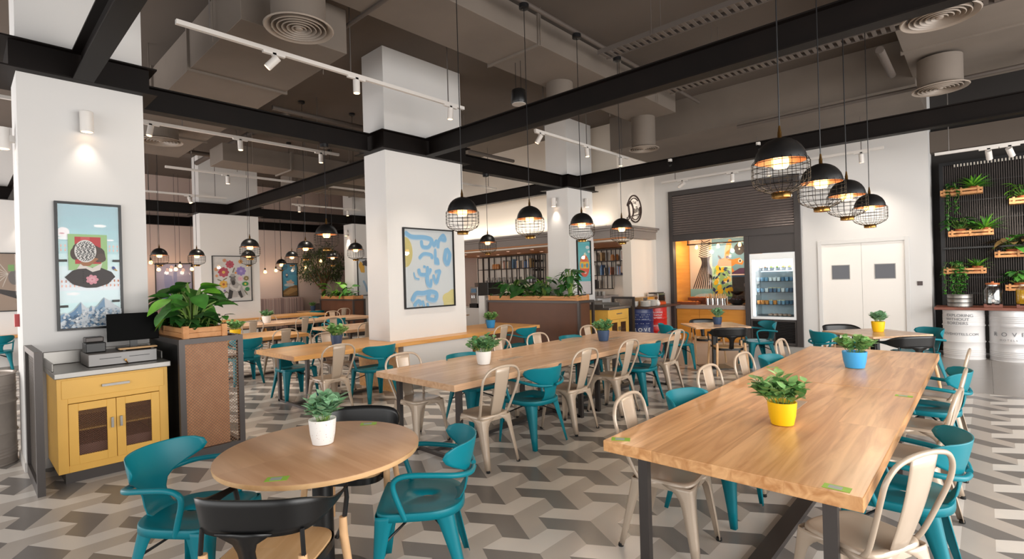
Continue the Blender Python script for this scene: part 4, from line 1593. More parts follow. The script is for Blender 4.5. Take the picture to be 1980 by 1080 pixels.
drum('metal_drum', 'navy blue metal drum with white lettering under the plate counter', -6.02, 10.98, BDRUM,
     (('R O V E', .12, .36, BA, 'CENTER', INKW), ('H O T E L S', .05, .28, BA, 'CENTER', INKW), ('- - -   - -   - -', .075, .73, BA, 'CENTER', INKW), ('-    - -   - -', .075, .68, BA, 'CENTER', INKW), ('- - -   - -   -', .075, .63, BA, 'CENTER', INKW),
      ('-   - -   - -', .075, .58, BA, 'CENTER', INKW), ('- -   - -   - -', .075, .53, BA, 'CENTER', INKW)))
drum('metal_drum', 'bright red metal drum with white lettering beside the kiosk frame', -6.02, 11.68, RDRUM,
     (('EXPLORING', .06, .74, BA, 'CENTER', INKW), ('WITHOUT', .06, .67, BA, 'CENTER', INKW), ('BORDERS', .06, .6, BA, 'CENTER', INKW), ('ROVEHOTELS.COM', .052, .42, BA, 'CENTER', INKW)))
BARW = mat('dark_red_bar_wood', '#7a4636', .4, var=.15, scale=8)
tag(MB().box(-.7, 2.2, 12.08, 12.8, .885, .93).build('wooden_counter', BARW, bevel=.004), 'reddish wooden bar top resting on the white and silver drums', 'bar top')
tag(MB().box(-6.3, -5.68, 10.76, 12.42, .885, .925).build('wooden_counter', mat('dark_wood_top', '#4c332b', .35, var=.1, scale=8), bevel=.004), 'dark wooden counter top resting on the blue and red drums', 'bar top')


# ------------------------------------------------------------------ framed prints
class Art:
    """flat print built of stacked thin paint layers, s to the viewer's right, t up, both in metres"""
    def __init__(s, w, h, bg):
        s.w, s.h = w, h
        s.mb = MB()
        s.mats, s.k = [], 0
        s.rect(0, 0, w, h, bg)

    def mi(s, m):
        if isinstance(m, str):
            m = mat('ink_' + m.lstrip('#'), tuple(x * .78 for x in C(m)[:3]) + (1,), .5)
        if m not in s.mats:
            s.mats.append(m)
        return s.mats.index(m)

    def poly(s, pts, m):
        z = s.k * .00025
        s.k += 1
        pts = [(min(max(x, 0), s.w), min(max(y, 0), s.h)) for x, y in pts]
        s.mb._add([(x, y, z) for x, y in pts], [tuple(range(len(pts)))], s.mi(m))
        return s

    def rect(s, x0, y0, x1, y1, m):
        return s.poly([(x0, y0), (x1, y0), (x1, y1), (x0, y1)], m)

    def ell(s, x, y, a, b, m, n=24, rot=0, wob=0, k=5):
        pts = []
        for i in range(n):
            t = 2 * pi * i / n
            q = 1 + wob * sin(k * t + 1)
            u, v = a * q * cos(t), b * q * sin(t)
            pts.append((x + u * cos(rot) - v * sin(rot), y + u * sin(rot) + v * cos(rot)))
        return s.poly(pts, m)

    def line(s, pts, w, m, k=5):
        p = smooth_path([(x, y, 0) for x, y in pts], k)
        z = s.k * .00025
        s.k += 1
        vs, n = [], len(p)
        for i in range(n):
            d = p[min(i + 1, n - 1)] - p[max(i - 1, 0)]
            q = Vector((-d.y, d.x, 0)).normalized() * w / 2 * (1 if 0 < i < n - 1 else .55)
            for c in (p[i] + q, p[i] - q):
                vs.append((min(max(c.x, 0), s.w), min(max(c.y, 0), s.h), z + .00022 * i / n))
        s.mb._add(vs, [(2 * i, 2 * i + 1, 2 * i + 3, 2 * i + 2) for i in range(n - 1)], s.mi(m))
        return s

    def flower(s, x, y, r, c, c2, n=7):
        for i in range(n):
            a = 2 * pi * i / n
            s.ell(x + .55 * r * cos(a), y + .55 * r * sin(a), .5 * r, .36 * r, c, 12, a)
        return s.ell(x, y, .3 * r, .3 * r, c2, 12)


def frame_print(label, art, origin, facing='X', name='framed_poster', frame=BLK, fw=.022, dp=.035, cat='poster', group='framed posters'):
    """origin = lower left corner on the wall as the viewer sees it"""
    t = thing(name, label, cat, origin, 0, group)
    w, h = art.w, art.h
    R = Matrix(((0, 0, 1), (1, 0, 0), (0, 1, 0))).to_4x4() if facing == 'X' else Matrix(((1, 0, 0), (0, 0, -1), (0, 1, 0))).to_4x4()
    m = MB()
    m.T = R
    m.box(-fw, 0, -fw, h + fw, 0, dp)
    m.box(w, w + fw, -fw, h + fw, 0, dp)
    m.box(0, w, -fw, 0, 0, dp)
    m.box(0, w, h, h + fw, 0, dp)
    m.build('frame', frame, t)
    p = MB()
    p.T = R @ Matrix.Translation((0, 0, .012))
    p._add(art.mb.v, art.mb.f)
    p.m = art.mb.m
    p.build('print', art.mats, t)
    g_ = MB()
    g_.T = R
    g_.box(0, w, 0, h, .026, .028)
    g_.build('glass', glass('picture_glass', alpha=.03), t)
    return t


# portrait collage
w_, h_ = .47, 1.2
a = Art(w_, h_, '#58b3c0')
for i, c in enumerate(('#2f8fa4', '#3898aa', '#4ea9b6', '#72bbc4', '#a3d3d8', '#c3dee6', '#cdd9e4', '#bcdde4', '#a6dbe0', '#96d6dc')):
    a.rect(0, h_ * (1 - (i + 1) / 10), w_, h_ * (1 - i / 10), c)
for x, y, q in ((.32, 1.0, .05), (.05, .9, .06), (.04, .87, .05), (.4, .86, .03), (.1, .33, .05)):
    a.ell(x, y, q, q * .3, '#e7edf0', 20, 0, .1)
a.ell(.04, .93, .045, .045, '#e9e2e6').ell(.03, .915, .018, .007, '#b0324e')
for y in (.745, .785, .395, .44):
    for i in range(15):
        a.rect(.015 + i * .031, y, .024 + i * .031, y + .022, '#dd7a3c')
a.rect(.07, .56, .37, .91, '#a6cf8f').rect(.12, .62, .32, .885, '#c53a3e').rect(.165, .62, .235, .885, '#d35a58')
hair = '#4b3a33'
a.ell(.2, .745, .1, .1, hair, 24, 0, .04).ell(.29, .72, .06, .09, hair, 20, .5, .08).ell(.32, .68, .035, .045, '#5a463c').ell(.12, .72, .035, .06, hair)
a.poly([(.04, .49), (.1, .555), (.18, .585), (.31, .585), (.4, .54), (.43, .49), (.37, .42), (.28, .385), (.2, .385), (.1, .42)], '#352c2d')
a.poly([(.13, .57), (.16, .62), (.2, .6), (.25, .58), (.33, .63), (.31, .56), (.25, .54), (.2, .575)], '#e8e1da')
a.poly([(.15, .63), (.18, .6), (.23, .6), (.3, .67), (.28, .68), (.2, .66)], '#a9714a')
a.ell(.2, .745, .084, .11, '#e6e3e0', 28)
rnd = random.Random(3)
for i in range(9):                                             # winding stripe pattern over the face
    x = .138 + i * .0155
    hh = .098 * sqrt(max(.05, 1 - ((x - .2) / .078) ** 2))
    pts = [(x + (.007 if q % 2 else -.007) + .004 * sin(3 * i + q), .745 - hh + 2 * hh * q / 11) for q in range(12)]
    a.line(pts, .0058, '#25252b', 2)
for i in range(6):
    a.ell(.18, .545 - i * .022, .004, .006, '#1d1718', 10)
a.flower(.245, .465, .048, '#e59aa8', '#d97f93').flower(.245, .465, .026, '#eeb3bd', '#d97f93')
a.ell(.42, .575, .012, .022, '#3b4f9a', 12, .5).ell(.432, .56, .018, .006, '#d8a33c', 10, -.6)
for x, y in ((.0, .64), (.41, .64), (.0, .2), (.4, .235)):
    a.rect(x, y, x + .06, y + .022, '#2c2a25')
ridge = [(0, .13), (.03, .15), (.06, .14), (.1, .17), (.13, .21), (.155, .25), (.175, .215), (.195, .19), (.215, .175), (.235, .21), (.26, .19), (.285, .21), (.31, .25), (.335, .285), (.36, .265), (.385, .245), (.41, .215), (.44, .19), (.47, .165)]
a.poly([(0, 0)] + ridge + [(.47, 0)], '#dfe7ee')
rnd = random.Random(8)
for k, (px, py) in enumerate(ridge[:-1]):
    qx, qy = ridge[k + 1]
    if qy > py:                                                # shaded flanks of the peaks
        a.poly([(px, py - .004), (qx, qy - .006), (qx + .004, qy * .55), (px - .012, py * .45)], rnd.choice(('#7fa3c4', '#6a93ba', '#8fb0cc')))
for i in range(150):
    x = rnd.uniform(0, .45)
    top = max(.03, .9 * min(y for q, y in ridge if abs(q - x) < .035))
    y = rnd.uniform(0, top)
    q = rnd.uniform(.008, .022)
    a.poly([(x, y), (x + q * .9, y + q * .8), (x + q * 1.6, y - q * .3), (x + q * .7, y - q * .7)], rnd.choice(('#4d7498', '#6f93b3', '#eef2f6', '#5d86a8', '#cfdbe6', '#3f6487') if y < .12 else ('#eef2f6', '#a9c1d6', '#d5e0ea')))
frame_print('tall framed collage poster of a patterned-face bust over snowy mountains', a, (-6.525, .67, 1.3))

# blue calligraphy
w_, h_ = 1.0, 1.25
a = Art(w_, h_, '#cfd6da')
a.ell(.02, .88, .14, .24, '#c9bd7a', 32).ell(.95, .05, .2, .2, '#d3c98a', 28, 0, .1)
B1 = '#7fb4db'
for pts, wd in (([(.02, 1.2), (.15, 1.13), (.4, 1.13), (.56, 1.1)], .07), ([(.34, 1.08), (.36, .98), (.47, .97), (.53, 1.03), (.55, 1.1), (.6, 1.0), (.65, 1.08), (.68, .98)], .06),
                ([(.68, .96), (.7, 1.08), (.8, 1.18), (.84, 1.1), (.72, 1.12)], .06), ([(.28, .78), (.38, .86), (.54, .84), (.54, .78)], .055),
                ([(.62, .95), (.62, .7), (.66, .78), (.68, .68)], .055), ([(.86, .96), (.93, .86), (.88, .7), (.82, .78), (.86, .96)], .075),
                ([(.27, .62), (.3, .53), (.45, .53), (.52, .62)], .06), ([(.38, .63), (.39, .67)], .05), ([(.17, .56), (.2, .47), (.28, .45)], .025), ([(.45, .66), (.44, .48), (.46, .32)], .06),
                ([(.42, .5), (.43, .38), (.5, .33), (.52, .45)], .05), ([(.56, .52), (.62, .38), (.68, .52), (.7, .58), (.6, .56)], .055),
                ([(.12, .1), (.2, .22), (.34, .22), (.5, .24), (.62, .2), (.58, .1), (.44, .14), (.5, .25)], .07), ([(.15, .02), (.25, .1), (.3, .03)], .06), ([(.33, .1), (.36, .0)], .04), ([(.42, .06), (.44, .0)], .04)):
    a.line([(x, y - .012) for x, y in pts], wd * 1.15, '#a9c6de').line(pts, wd, B1)
frame_print('framed poster of pale blue brush calligraphy on the wide white pillar', a, (-6.74, 4.805, 1.25))

# flower collage
w_, h_ = 1.0, 1.26
a = Art(w_, h_, '#dfdcd9')
for x, y, r, c, c2 in ((.44, 1.04, .11, '#c2314a', '#a02036'), (.27, .82, .14, '#b8304a', '#e0b23a'), (.73, .85, .13, '#8f74c4', '#b9a2dc'), (.3, 1.15, .05, '#e0a070', '#d08a50'), (.72, 1.12, .06, '#e0992e', '#c07a1e'),
                       (.08, .9, .05, '#e0a070', '#d28a4a'), (.09, .72, .04, '#e0a070', '#d28a4a'), (.26, .48, .11, '#e3b04a', '#a8562a'), (.7, .63, .07, '#e8b9c6', '#e3a0b0'), (.86, .64, .07, '#8a7a4a', '#d9c9a8'),
                       (.58, .8, .03, '#e08a40', '#c87030'), (.28, .3, .03, '#7a6aa8', '#c05060')):
    a.flower(x, y, r, c, c2, 8)
a.ell(.83, .48, .085, .065, '#2f8a45').ell(.83, .48, .03, .03, '#d9c84a').ell(.88, .33, .06, .06, '#2f7a45')
for pts in ([(.5, .8), (.55, .95)], [(.1, .62), (.2, .58)], [(.25, .6), (.35, .66)], [(.3, .28), (.42, .2)], [(.8, .3), (.88, .16)], [(.22, .2), (.34, .28)]):
    a.line(pts, .025, '#6d6a4a')
G_ = ('#2e2c2c', '#6b6867', '#a9a6a4', '#d0cdcb')
a.poly([(.38, .28), (.4, .46), (.46, .58), (.56, .55), (.62, .52), (.72, .42), (.78, .12), (.7, .08), (.64, .22), (.6, .12), (.44, .1), (.36, .05)], G_[2])
a.poly([(.4, .34), (.36, .12), (.32, .05), (.46, .08), (.5, .28)], G_[0]).poly([(.62, .26), (.7, .08), (.76, .1), (.7, .3)], G_[0])
a.ell(.5, .6, .065, .09, G_[1]).ell(.49, .69, .09, .035, G_[1]).ell(.49, .73, .055, .045, G_[2]).ell(.51, .52, .05, .07, G_[0])
a.line([(.42, .46), (.5, .36), (.62, .32)], .06, G_[3]).line([(.68, .44), (.64, .34), (.56, .3)], .06, G_[3])
frame_print('framed collage of flowers round a grey bearded figure on the far white pillar', a, (-15.72, 4.83, 1.26))

# purple print, seascape, drawing, side poster
a = Art(1.0, 1.2, '#a9a5c0')
a.rect(0, 0, 1, .3, '#6f86b8').ell(.35, .55, .12, .5, '#8f93ba', 24, .1).ell(.6, .9, .3, .1, '#bab4cc').rect(.48, .3, .58, .95, '#8a90b8')
frame_print('framed lilac print on the beige back wall behind the bare bulbs', a, (-19.4, 4.32, 1.26))
a = Art(.55, 1.22, '#4f9fc2')
a.rect(0, .8, .55, 1.22, '#3f8fb8').poly([(0, 0), (0, .2), (.2, .32), (.4, .42), (.55, .4), (.55, 0)], '#8f6f45').poly([(0, .1), (.3, .3), (.55, .3), (.55, .2), (.2, .05)], '#c19a62').ell(.16, .78, .06, .09, '#2f5f86').ell(.16, .8, .04, .04, '#d9d4c8').ell(.28, .5, .14, .1, '#d9b9a8', 20, 0, .2).ell(.25, .42, .2, .06, '#c7d7de')
frame_print('narrow framed blue seascape with golden ground on the back wall left of the tree', a, (-19.4, 8.32, 1.26))
a = Art(.9, 1.24, '#a08c7c')
for i in range(7):
    q = radians(120 + i * 22)
    a.line([(.62, .8), (.62 + .3 * cos(q), .8 + .3 * sin(q))], .012, '#d6cfc6', 2)
a.ell(.72, .72, .1, .16, '#6f6a68').rect(.62, .86, .72, 1.0, '#7fae6a').poly([(.12, .55), (.9, .38), (.9, .1), (.75, .25)], '#2b2729').ell(.45, .78, .05, .02, '#3a3330')
frame_print('framed grey sketch poster on the far pillar at the edge', a, (-15.72, .16, 1.28))
a = Art(.95, 1.24, '#d5dbe0')
a.ell(.16, .95, .1, .2, '#e0ae4a', 20, .3, .1).ell(.3, 1.1, .12, .1, '#4a4c52', 20, 0, .2).line([(.2, .5), (.3, .3), (.35, .1)], .08, '#8fb3d0').ell(.55, .6, .2, .3, '#a9c4da')
frame_print('framed pale poster with a yellow blot on the far pillar beside the tree', a, (-15.8, 9.34, 1.26))
a = Art(.52, 1.24, '#5cc0cc')
a.rect(0, 0, .52, .3, '#dcd9dc').ell(.42, 1.1, .08, .04, '#dfeaee').ell(.47, 1.0, .05, .03, '#dfeaee').ell(.28, .66, .2, .26, '#e2604e', 36)
a.rect(.1, .6, .46, .76, '#efc33a').ell(.18, .67, .05, .055, '#3f9fc0').ell(.38, .67, .05, .055, '#3f9fc0').rect(.24, .64, .32, .7, '#d98a3a').line([(.16, .77), (.18, .83), (.38, .83), (.4, .77)], .02, '#d9b53a', 3).ell(.3, .5, .05, .025, '#f0d9d0')
frame_print('narrow turquoise poster with a red oval and a yellow boombox', a, (-6.93, 9.75, 1.26))

# ------------------------------------------------------------------ kiosk in the back wall
KX0, KX1, KY = -5.95, -2.93, 12.5
CHAR = mat('charcoal_panel', '#3b3635', .45)
t = thing('kiosk_surround', 'charcoal surround framing the kiosk opening and the fridge', 'kiosk', (0, 0, 0))
m = MB()
m.box(KX0, KX0 + .1, KY - .06, KY + .1, 0, 3.78)
m.box(KX1 - .12, KX1, KY - .06, KY + .1, 0, 3.78)
m.box(KX0 + .1, KX1 - .12, KY - .06, KY + .1, 3.66, 3.78)
m.box(KX0 + .1, KX1 - .12, KY - .05, KY + .05, 2.5, 2.66)
m.box(-4.12, -4.02, KY - .05, KY + .1, 0, 2.5)
m.build('frame', CHAR, t, bevel=.004)
MB().box(-4.02, KX1 - .12, KY - .03, KY + .02, 2.09, 2.5).build('upper_panel', CHAR, t)
sh = thing('roller_shutter', 'dark roller shutter with rounded slats above the kiosk', 'shutter', (0, 0, 0))
m = MB()
n = 17
prof = []
for i in range(n):
    z = 2.66 + i * 1.0 / n
    for q in range(6):
        f = q / 6
        prof.append((KY - .01 - .035 * sin(pi * f), z + f / n))
prof.append((KY - .01, 3.66))
m.loft([[(x, y, z) for y, z in prof] for x in (KX0 + .1, KX1 - .12)], closed=False)
m.build('curtain', mat('shutter_steel', '#756c69', .36, .25), sh)
# lower louvred plinth below the fridge
t = thing('louvre_panel', 'dark louvred doors below the glass fridge', 'louvre panel', (0, 0, 0))
MB().box(-4.02, KX1 - .12, KY + .02, KY + .06, 0, .58).build('back_board', BLK, t)
for a_, b_ in ((-4.01, -3.54), (-3.53, -3.06)):
    m = MB()
    m.box(a_, a_ + .03, KY - .03, KY + .02, .02, .575)
    m.box(b_ - .03, b_, KY - .03, KY + .02, .02, .575)
    m.box(a_ + .03, b_ - .03, KY - .03, KY + .02, .02, .07)
    m.box(a_ + .03, b_ - .03, KY - .03, KY + .02, .54, .575)
    for i in range(16):
        z = .08 + i * .0285
        m._add([(a_ + .03, KY + .015, z), (b_ - .03, KY + .015, z), (b_ - .03, KY - .025, z + .018), (a_ + .03, KY - .025, z + .018)], [(0, 1, 2, 3)])
    m.build('door', CHAR, t, solid=.002)
# recess
t = thing('kiosk_niche', 'honey timber lining of the kiosk opening', 'niche', (0, 0, 0))
for q in (KX0 + .02, -4.12):
    MB().box(q, q + .08, KY + .1, 13.42, 0, 2.6).build('side_cladding', wood('honey_cladding_side', '#d9963f', '#c98531', 'Y', .4, .16, 4, .2), t)
MB().box(KX0 + .02, -4.02, KY + .1, 13.42, 2.56, 2.62).build('ceiling_panel', HONEY, t)
MB().box(KX0 + .02, -4.02, 13.42, 13.46, 0, 2.62).build('back_panel', HONEY, t)
# mural
w_, h_ = 1.73, 1.62
a = Art(w_, h_, '#e8ddca')
a.rect(0, 0, .6, .32, '#8fcfd0').ell(.45, .1, .35, .1, '#d9eeee', 24).rect(.6, 0, w_, h_, '#6fa5bd')
for i in range(9):                                             # flowing stripes of a figure
    x = .08 + i * .062
    a.line([(x, .32), (x * .6 + .22, .8), (.34 + i * .022, 1.0), (.3 + i * .03, 1.16)], .028, '#2c211d', 6)
    y = 1.16 + i * .052
    a.line([(.24 + .012 * i, y + .03), (.4, y - .03), (.58, y + .02)], .024, '#2c211d', 5)
for i in range(5):
    a.line([(.44 + i * .03, 1.0 - i * .03), (.53 + i * .015, .8), (.55 + .01 * i, .6)], .012, '#2c211d', 5)
a.poly([(.72, .86), (.78, 1.08), (.95, 1.12), (1.1, 1.06), (1.3, 1.1), (1.4, 1.0), (1.36, .92), (1.2, .95), (1.1, .88), (1.2, .7), (1.38, .72), (1.36, .66), (1.05, .62), (.72, .7)], '#e28a24')
a.line([(.98, 1.1), (1.0, 1.3), (1.06, 1.5)], .12, '#e3963a', 5).ell(1.07, 1.52, .05, .06, '#e3a04c')
a.rect(.96, 1.1, 1.08, 1.16, '#3b2a4a').ell(1.31, 1.02, .05, .055, '#f0e6da').ell(1.31, 1.02, .025, .03, '#26282e').line([(.76, 1.18), (.84, 1.08)], .05, '#2c2a33', 3)
a.ell(1.3, 1.32, .13, .15, '#241f20', 36).ell(1.3, 1.32, .02, .022, '#e8e0d6')
a.rect(1.48, .86, 1.6, 1.2, '#211f24').rect(1.52, 1.2, 1.56, 1.34, '#211f24').line([(1.66, 1.6), (1.64, 1.4), (1.73, 1.28)], .06, '#c9622e', 5)
a.poly([(1.05, .7), (1.3, .84), (1.73, .84), (1.73, .66), (1.1, .64)], '#4a2350').rect(1.08, .0, 1.73, .62, '#2b292b').rect(1.08, .62, 1.73, .65, '#3b8fc9')
a.line([(1.5, .48), (1.42, .42), (1.5, .3), (1.62, .28)], .07, '#8f8b88', 5).line([(1.52, .5), (1.66, .5), (1.73, .46)], .08, '#a09c98', 4).rect(1.56, .02, 1.7, .3, '#7f7b78')
a.rect(.6, .12, 1.1, .9, '#9fd08a')
rnd = random.Random(4)
for i in range(34):
    x, y = rnd.uniform(.62, 1.07), rnd.uniform(.15, .88)
    if i % 3 == 0:
        a.ell(x, y, .055, .075, '#efc81e', 14, rnd.uniform(-.6, .6))
    else:
        a.ell(x, y, .05, .022, '#24366e', 10, rnd.uniform(0, 3))
frame_print('bright mural panel of stripes, orange creature and lemons at the back of the kiosk', a, (-5.84, 13.418, .94), 'Y', 'mural_panel', HONEY, .001, .003, 'mural', None)
t = thing('kiosk_counter', 'honey timber counter with a grey worktop inside the kiosk opening', 'counter', (0, 0, 0))
MB().box(KX0 + .1, -4.12, KY + .06, KY + .7, 0, .79).build('carcass', HONEY, t)
for a_, b_ in ((KX0 + .11, -5.26), (-5.25, -4.13)):
    MB().box(a_, b_, KY + .04, KY + .06, .03, .78).build('door', HONEY, t, bevel=.003)
MB().box(KX0 + .1, -4.12, KY + .0, KY + .72, .79, .885).build('worktop', mat('grey_stone_worktop', '#9c928c', .4), t, bevel=.004)
t = thing('kiosk_rail', 'black pipe rail with three hanging bulbs inside the kiosk', 'rail light', (-5.0, 12.95, 2.42))
MB().tube([(-.7, 0, 0), (.8, 0, 0)], .018, 10).tube([(-.68, 0, 0), (-.68, 0, .14)], .015, 8).tube([(.78, 0, 0), (.78, 0, .14)], .015, 8).build('pipe', BLK, t)
for x in (-.45, .1, .62):
    b = MB().lathe([(.02, -.02), (.035, -.06), (.04, -.09), (.025, -.12), (0, -.125)], 14, c=(x, 0, 0)).build('bulb', BULB, t)
    l = bpy.data.lights.new('bulb_glow', 'POINT')
    l.energy, l.color, l.shadow_soft_size = 14, (1, .8, .55), .05
    o = bpy.data.objects.new('bulb_glow', l)
    COL.objects.link(o)
    o.parent, o.location = t, (x, -.1, -.17)
tag(MB().box(-4.75, -4.13, 13.2, 13.4, 1.6, 1.63).build('wall_shelf', mat('white_shelf', '#cfc9c2', .5)), 'short pale shelf across the mural at the fridge side', 'shelf')
# things on the kiosk counter
rnd = random.Random(12)
for i, (x, y, z, lab) in enumerate(((-5.6, 12.72, .8865, 'wooden tray of pastries on the kiosk counter, front one'), (-5.42, 13.0, .8865, 'wooden tray of pastries on the kiosk counter, raised one behind'))):
    t = thing('pastry_tray', lab, 'tray', (x, y, z), 0, 'pastry trays')
    b = MB()
    hh = 0 if i == 0 else .1
    if hh:
        b.box(-.2, .2, -.1, .1, 0, hh)
    b.box(-.26, .26, -.14, .14, hh, hh + .015)
    b.box(-.26, .26, -.14, -.125, hh + .015, hh + .07)
    b.box(-.26, .26, .125, .14, hh + .015, hh + .07)
    b.box(-.26, -.245, -.125, .125, hh + .015, hh + .07)
    b.box(.245, .26, -.125, .125, hh + .015, hh + .07)
    b.build('box', mat('brown_tray_wood', '#7a3f22', .5), t)
    for k in range(12):
        px, py = x - .2 + (k % 6) * .08, y - .06 + (k // 6) * .12
        c = MB()
        c.tube(smooth_path([(-.035, -.02, 0), (-.02, .015, .01), (.02, .015, .01), (.035, -.02, 0)], 3), [.008, .016, .02, .024, .026, .024, .022, .02, .014, .008][:10], 8)
        tag(c.build('pastry', mat('baked_crust', '#c9742c', .5, var=.25, scale=20), None, (px, py, z + hh + .05), rnd.uniform(0, 6)),
            'golden pastry in the %s wooden tray, %s in the %s row' % (('front', 'raised')[bool(hh)], NTH[k % 6], ('near', 'far')[k // 6]), 'pastry', 'pastries in the trays')
for i in range(8):
    x, y = -5.08 + (i % 4) * .12, 12.64 + (i // 4) * .16
    t = thing('utensil_tin', 'tin of pale wafer sticks, %s in the %s row on the kiosk counter' % (NTH[i % 4], ('front', 'rear')[i // 4]), 'tin', (x, y, .8865), 0, 'tins of sticks')
    MB().lathe([(.0, .003), (.042, .003), (.045, 0), (.045, .16), (.042, .16), (.041, .02)], 20, cap=False).build('tin', CHROME, t)
    m = MB()
    for k in range(9):
        q = rnd.uniform(0, 6.28)
        m.tube([(cos(q) * .015, sin(q) * .015, .03), (cos(q) * .035, sin(q) * .035, .25 + rnd.uniform(-.02, .03))], .006, 5)
    m.build('sticks', mat('wafer', '#dcb888', .7), t)
t = thing('fruit_bowl', 'black stacked bowl on the kiosk counter near the fridge', 'bowl', (-4.4, 12.75, .8865))
MB().lathe([(.09, 0), (.18, .06), (.21, .13), (.2, .13), (.17, .07), (0, .03)], 28, cap=False).build('lower_bowl', BLKS, t)
MB().lathe([(.012, .03), (.012, .24)], 8).build('stem', BLKS, t)
MB().lathe([(.05, .24), (.13, .28), (.15, .33), (.14, .33), (.12, .29), (0, .26)], 28, cap=False).build('upper_bowl', BLKS, t)
for i in range(9):
    q = i * .7
    tag(MB().lathe([(0, -.04), (.025, -.033), (.038, -.01), (.04, .01), (.028, .032), (0, .04)], 14).build('dark_plum', mat('plum_skin', '#2b2228', .3), None, (-4.4 + .11 * cos(q), 12.75 + .11 * sin(q), 1.02)), 'dark plum in the black stacked bowl', 'fruit', 'plums in the bowl')
pb = thing('price_card', 'small blue and white card standing behind the tins', 'card', (-4.95, 13.1, .8865), 0)
MB().box(-.2, .2, -.005, .005, 0, .2).build('card', flat('#e6e2da'), pb)
MB().box(-.19, -.03, -.006, -.005, .05, .19).build('blue_field', flat('#5fa3cf'), pb)

# fridge
FX0, FX1, FZ0, FZ1 = -4.0, -3.05, .59, 2.08
t = thing('display_fridge', 'white lit glass-fronted fridge full of cups beside the kiosk', 'fridge', (0, 0, 0))
WF = mat('fridge_white', '#e9ecee', .35)
m = MB()
m.box(FX0, FX0 + .03, KY, KY + .7, FZ0, FZ1)
m.box(FX1 - .03, FX1, KY, KY + .7, FZ0, FZ1)
m.box(FX0 + .03, FX1 - .03, KY, KY + .7, FZ0, FZ0 + .04)
m.box(FX0 + .03, FX1 - .03, KY, KY + .7, FZ1 - .04, FZ1)
m.box(FX0 + .03, FX1 - .03, KY + .66, KY + .7, FZ0 + .04, FZ1 - .04)
m.build('cabinet_shell', WF, t)
d = MB()
d.box(FX0, FX0 + .05, KY - .05, KY - .02, FZ0, FZ1)
d.box(FX1 - .05, FX1, KY - .05, KY - .02, FZ0, FZ1)
d.box(FX0 + .05, FX1 - .05, KY - .05, KY - .02, FZ0, FZ0 + .06)
d.box(FX0 + .05, FX1 - .05, KY - .05, KY - .02, FZ1 - .14, FZ1)
d = d.build('door', WF, t)
MB().box(FX0 + .05, FX1 - .05, KY - .038, KY - .034, FZ0 + .06, FZ1 - .14).build('glass', glass('fridge_glass', '#eef6f8', alpha=.05), d)
SH = [.66, .92, 1.2, 1.45, 1.7]
for z in SH:
    MB().box(FX0 + .04, FX1 - .04, KY + .05, KY + .6, z - .012, z).build('shelf', mat('dark_wire_shelf', '#4a4a50', .4, .5), t)
MB().box(FX0 + .06, FX1 - .06, KY + .02, KY + .06, FZ1 - .07, FZ1 - .05).build('light_strip', emit('cool_led', '#eef6ff', 12), t)
area('fridge_lamp', ((FX0 + FX1) / 2, KY + .08, FZ1 - .1), ((FX0 + FX1) / 2, KY + .4, .6), .8, .05, 30, (.92, .97, 1))
MB().box(FX0 + .06, FX0 + .08, KY + .03, KY + .05, FZ0 + .06, FZ1 - .1).build('side_light', emit('cool_led', '#eef6ff', 12), t)
CUPM = [mat('blue_cup', '#7f9fb5', .4), mat('white_cup', '#e6e3df', .4), mat('orange_cup', '#dc8a3c', .4), mat('navy_cup', '#54708a', .4)]
CUPN = ['blue', 'white', 'orange', 'navy']
cupme = [MB().lathe([(0, .002), (.03, .002), (.033, 0), (.042, .085), (.039, .085), (.036, .07), (0, .068)], 18, cap=False).mesh('cup', c) for c in CUPM]
rows = {1: [2, 2, 2, 0, 2, 0, 0, 3, 3], 2: [0, 0, 1, 3, 3, 0, 1, 0, 3], 3: [0, 0, 0, 1, 1, 1, 3, 0, 3]}
for r, cols in rows.items():
    for i, c in enumerate(cols):
        for q in range(2):
            o = bpy.data.objects.new('dessert_cup', cupme[c])
            COL.objects.link(o)
            o.location = (FX0 + .13 + i * .085, KY + .13 + q * .12, SH[r] + .0005)
            tag(o, '%s cup, %s along the %s fridge shelf from the bottom, %s row' % (CUPN[c], NTH[i], ['', 'second', 'third', 'fourth'][r], ('front', 'rear')[q]), 'cup', '%s cups in the fridge' % CUPN[c])
for i in range(6):
    t2 = thing('steel_dish', 'steel dish of cut fruit, %s along the top fridge shelf' % NTH[i], 'dish', (FX0 + .16 + i * .125, KY + .18, SH[4] + .0005), 0, 'fruit dishes in the fridge')
    MB().lathe([(.04, 0), (.055, .06), (.052, .06), (.04, .01), (0, .008)], 20, cap=False).build('dish', CHROME, t2)
    m = MB()
    for k in range(7):
        q = k * .9
        m.lathe([(0, -.02), (.02, -.005), (.02, .008), (0, .02)], 8, c=(.028 * cos(q), .028 * sin(q), .06 + .012 * (k % 3)))
    m.build('fruit', [mat(n_, c_, .5) for n_, c_ in (('pink_fruit', '#dd8a62'), ('pink_fruit', '#dd8a62'), ('green_fruit', '#9cc04a'), ('green_fruit', '#9cc04a'), ('yellow_fruit', '#ecc02c'), ('yellow_fruit', '#ecc02c'))][i], t2)
for i in range(9):
    x = FX0 + .36 + (i % 5) * .1
    tag(MB().lathe([(0, .0), (.04, .002), (.045, .02), (.03, .04), (0, .045)], 12).build('wrapped_roll', mat('wrapped_pink', '#d9b09a', .4, var=.15, scale=20), None, (x, KY + .15 + (i // 5) * .12, SH[0] + .0005)),
        'wrapped roll, %s in the %s row on the bottom fridge shelf' % (NTH[i % 5], ('front', 'rear')[i // 5]), 'roll', 'wrapped rolls in the fridge')
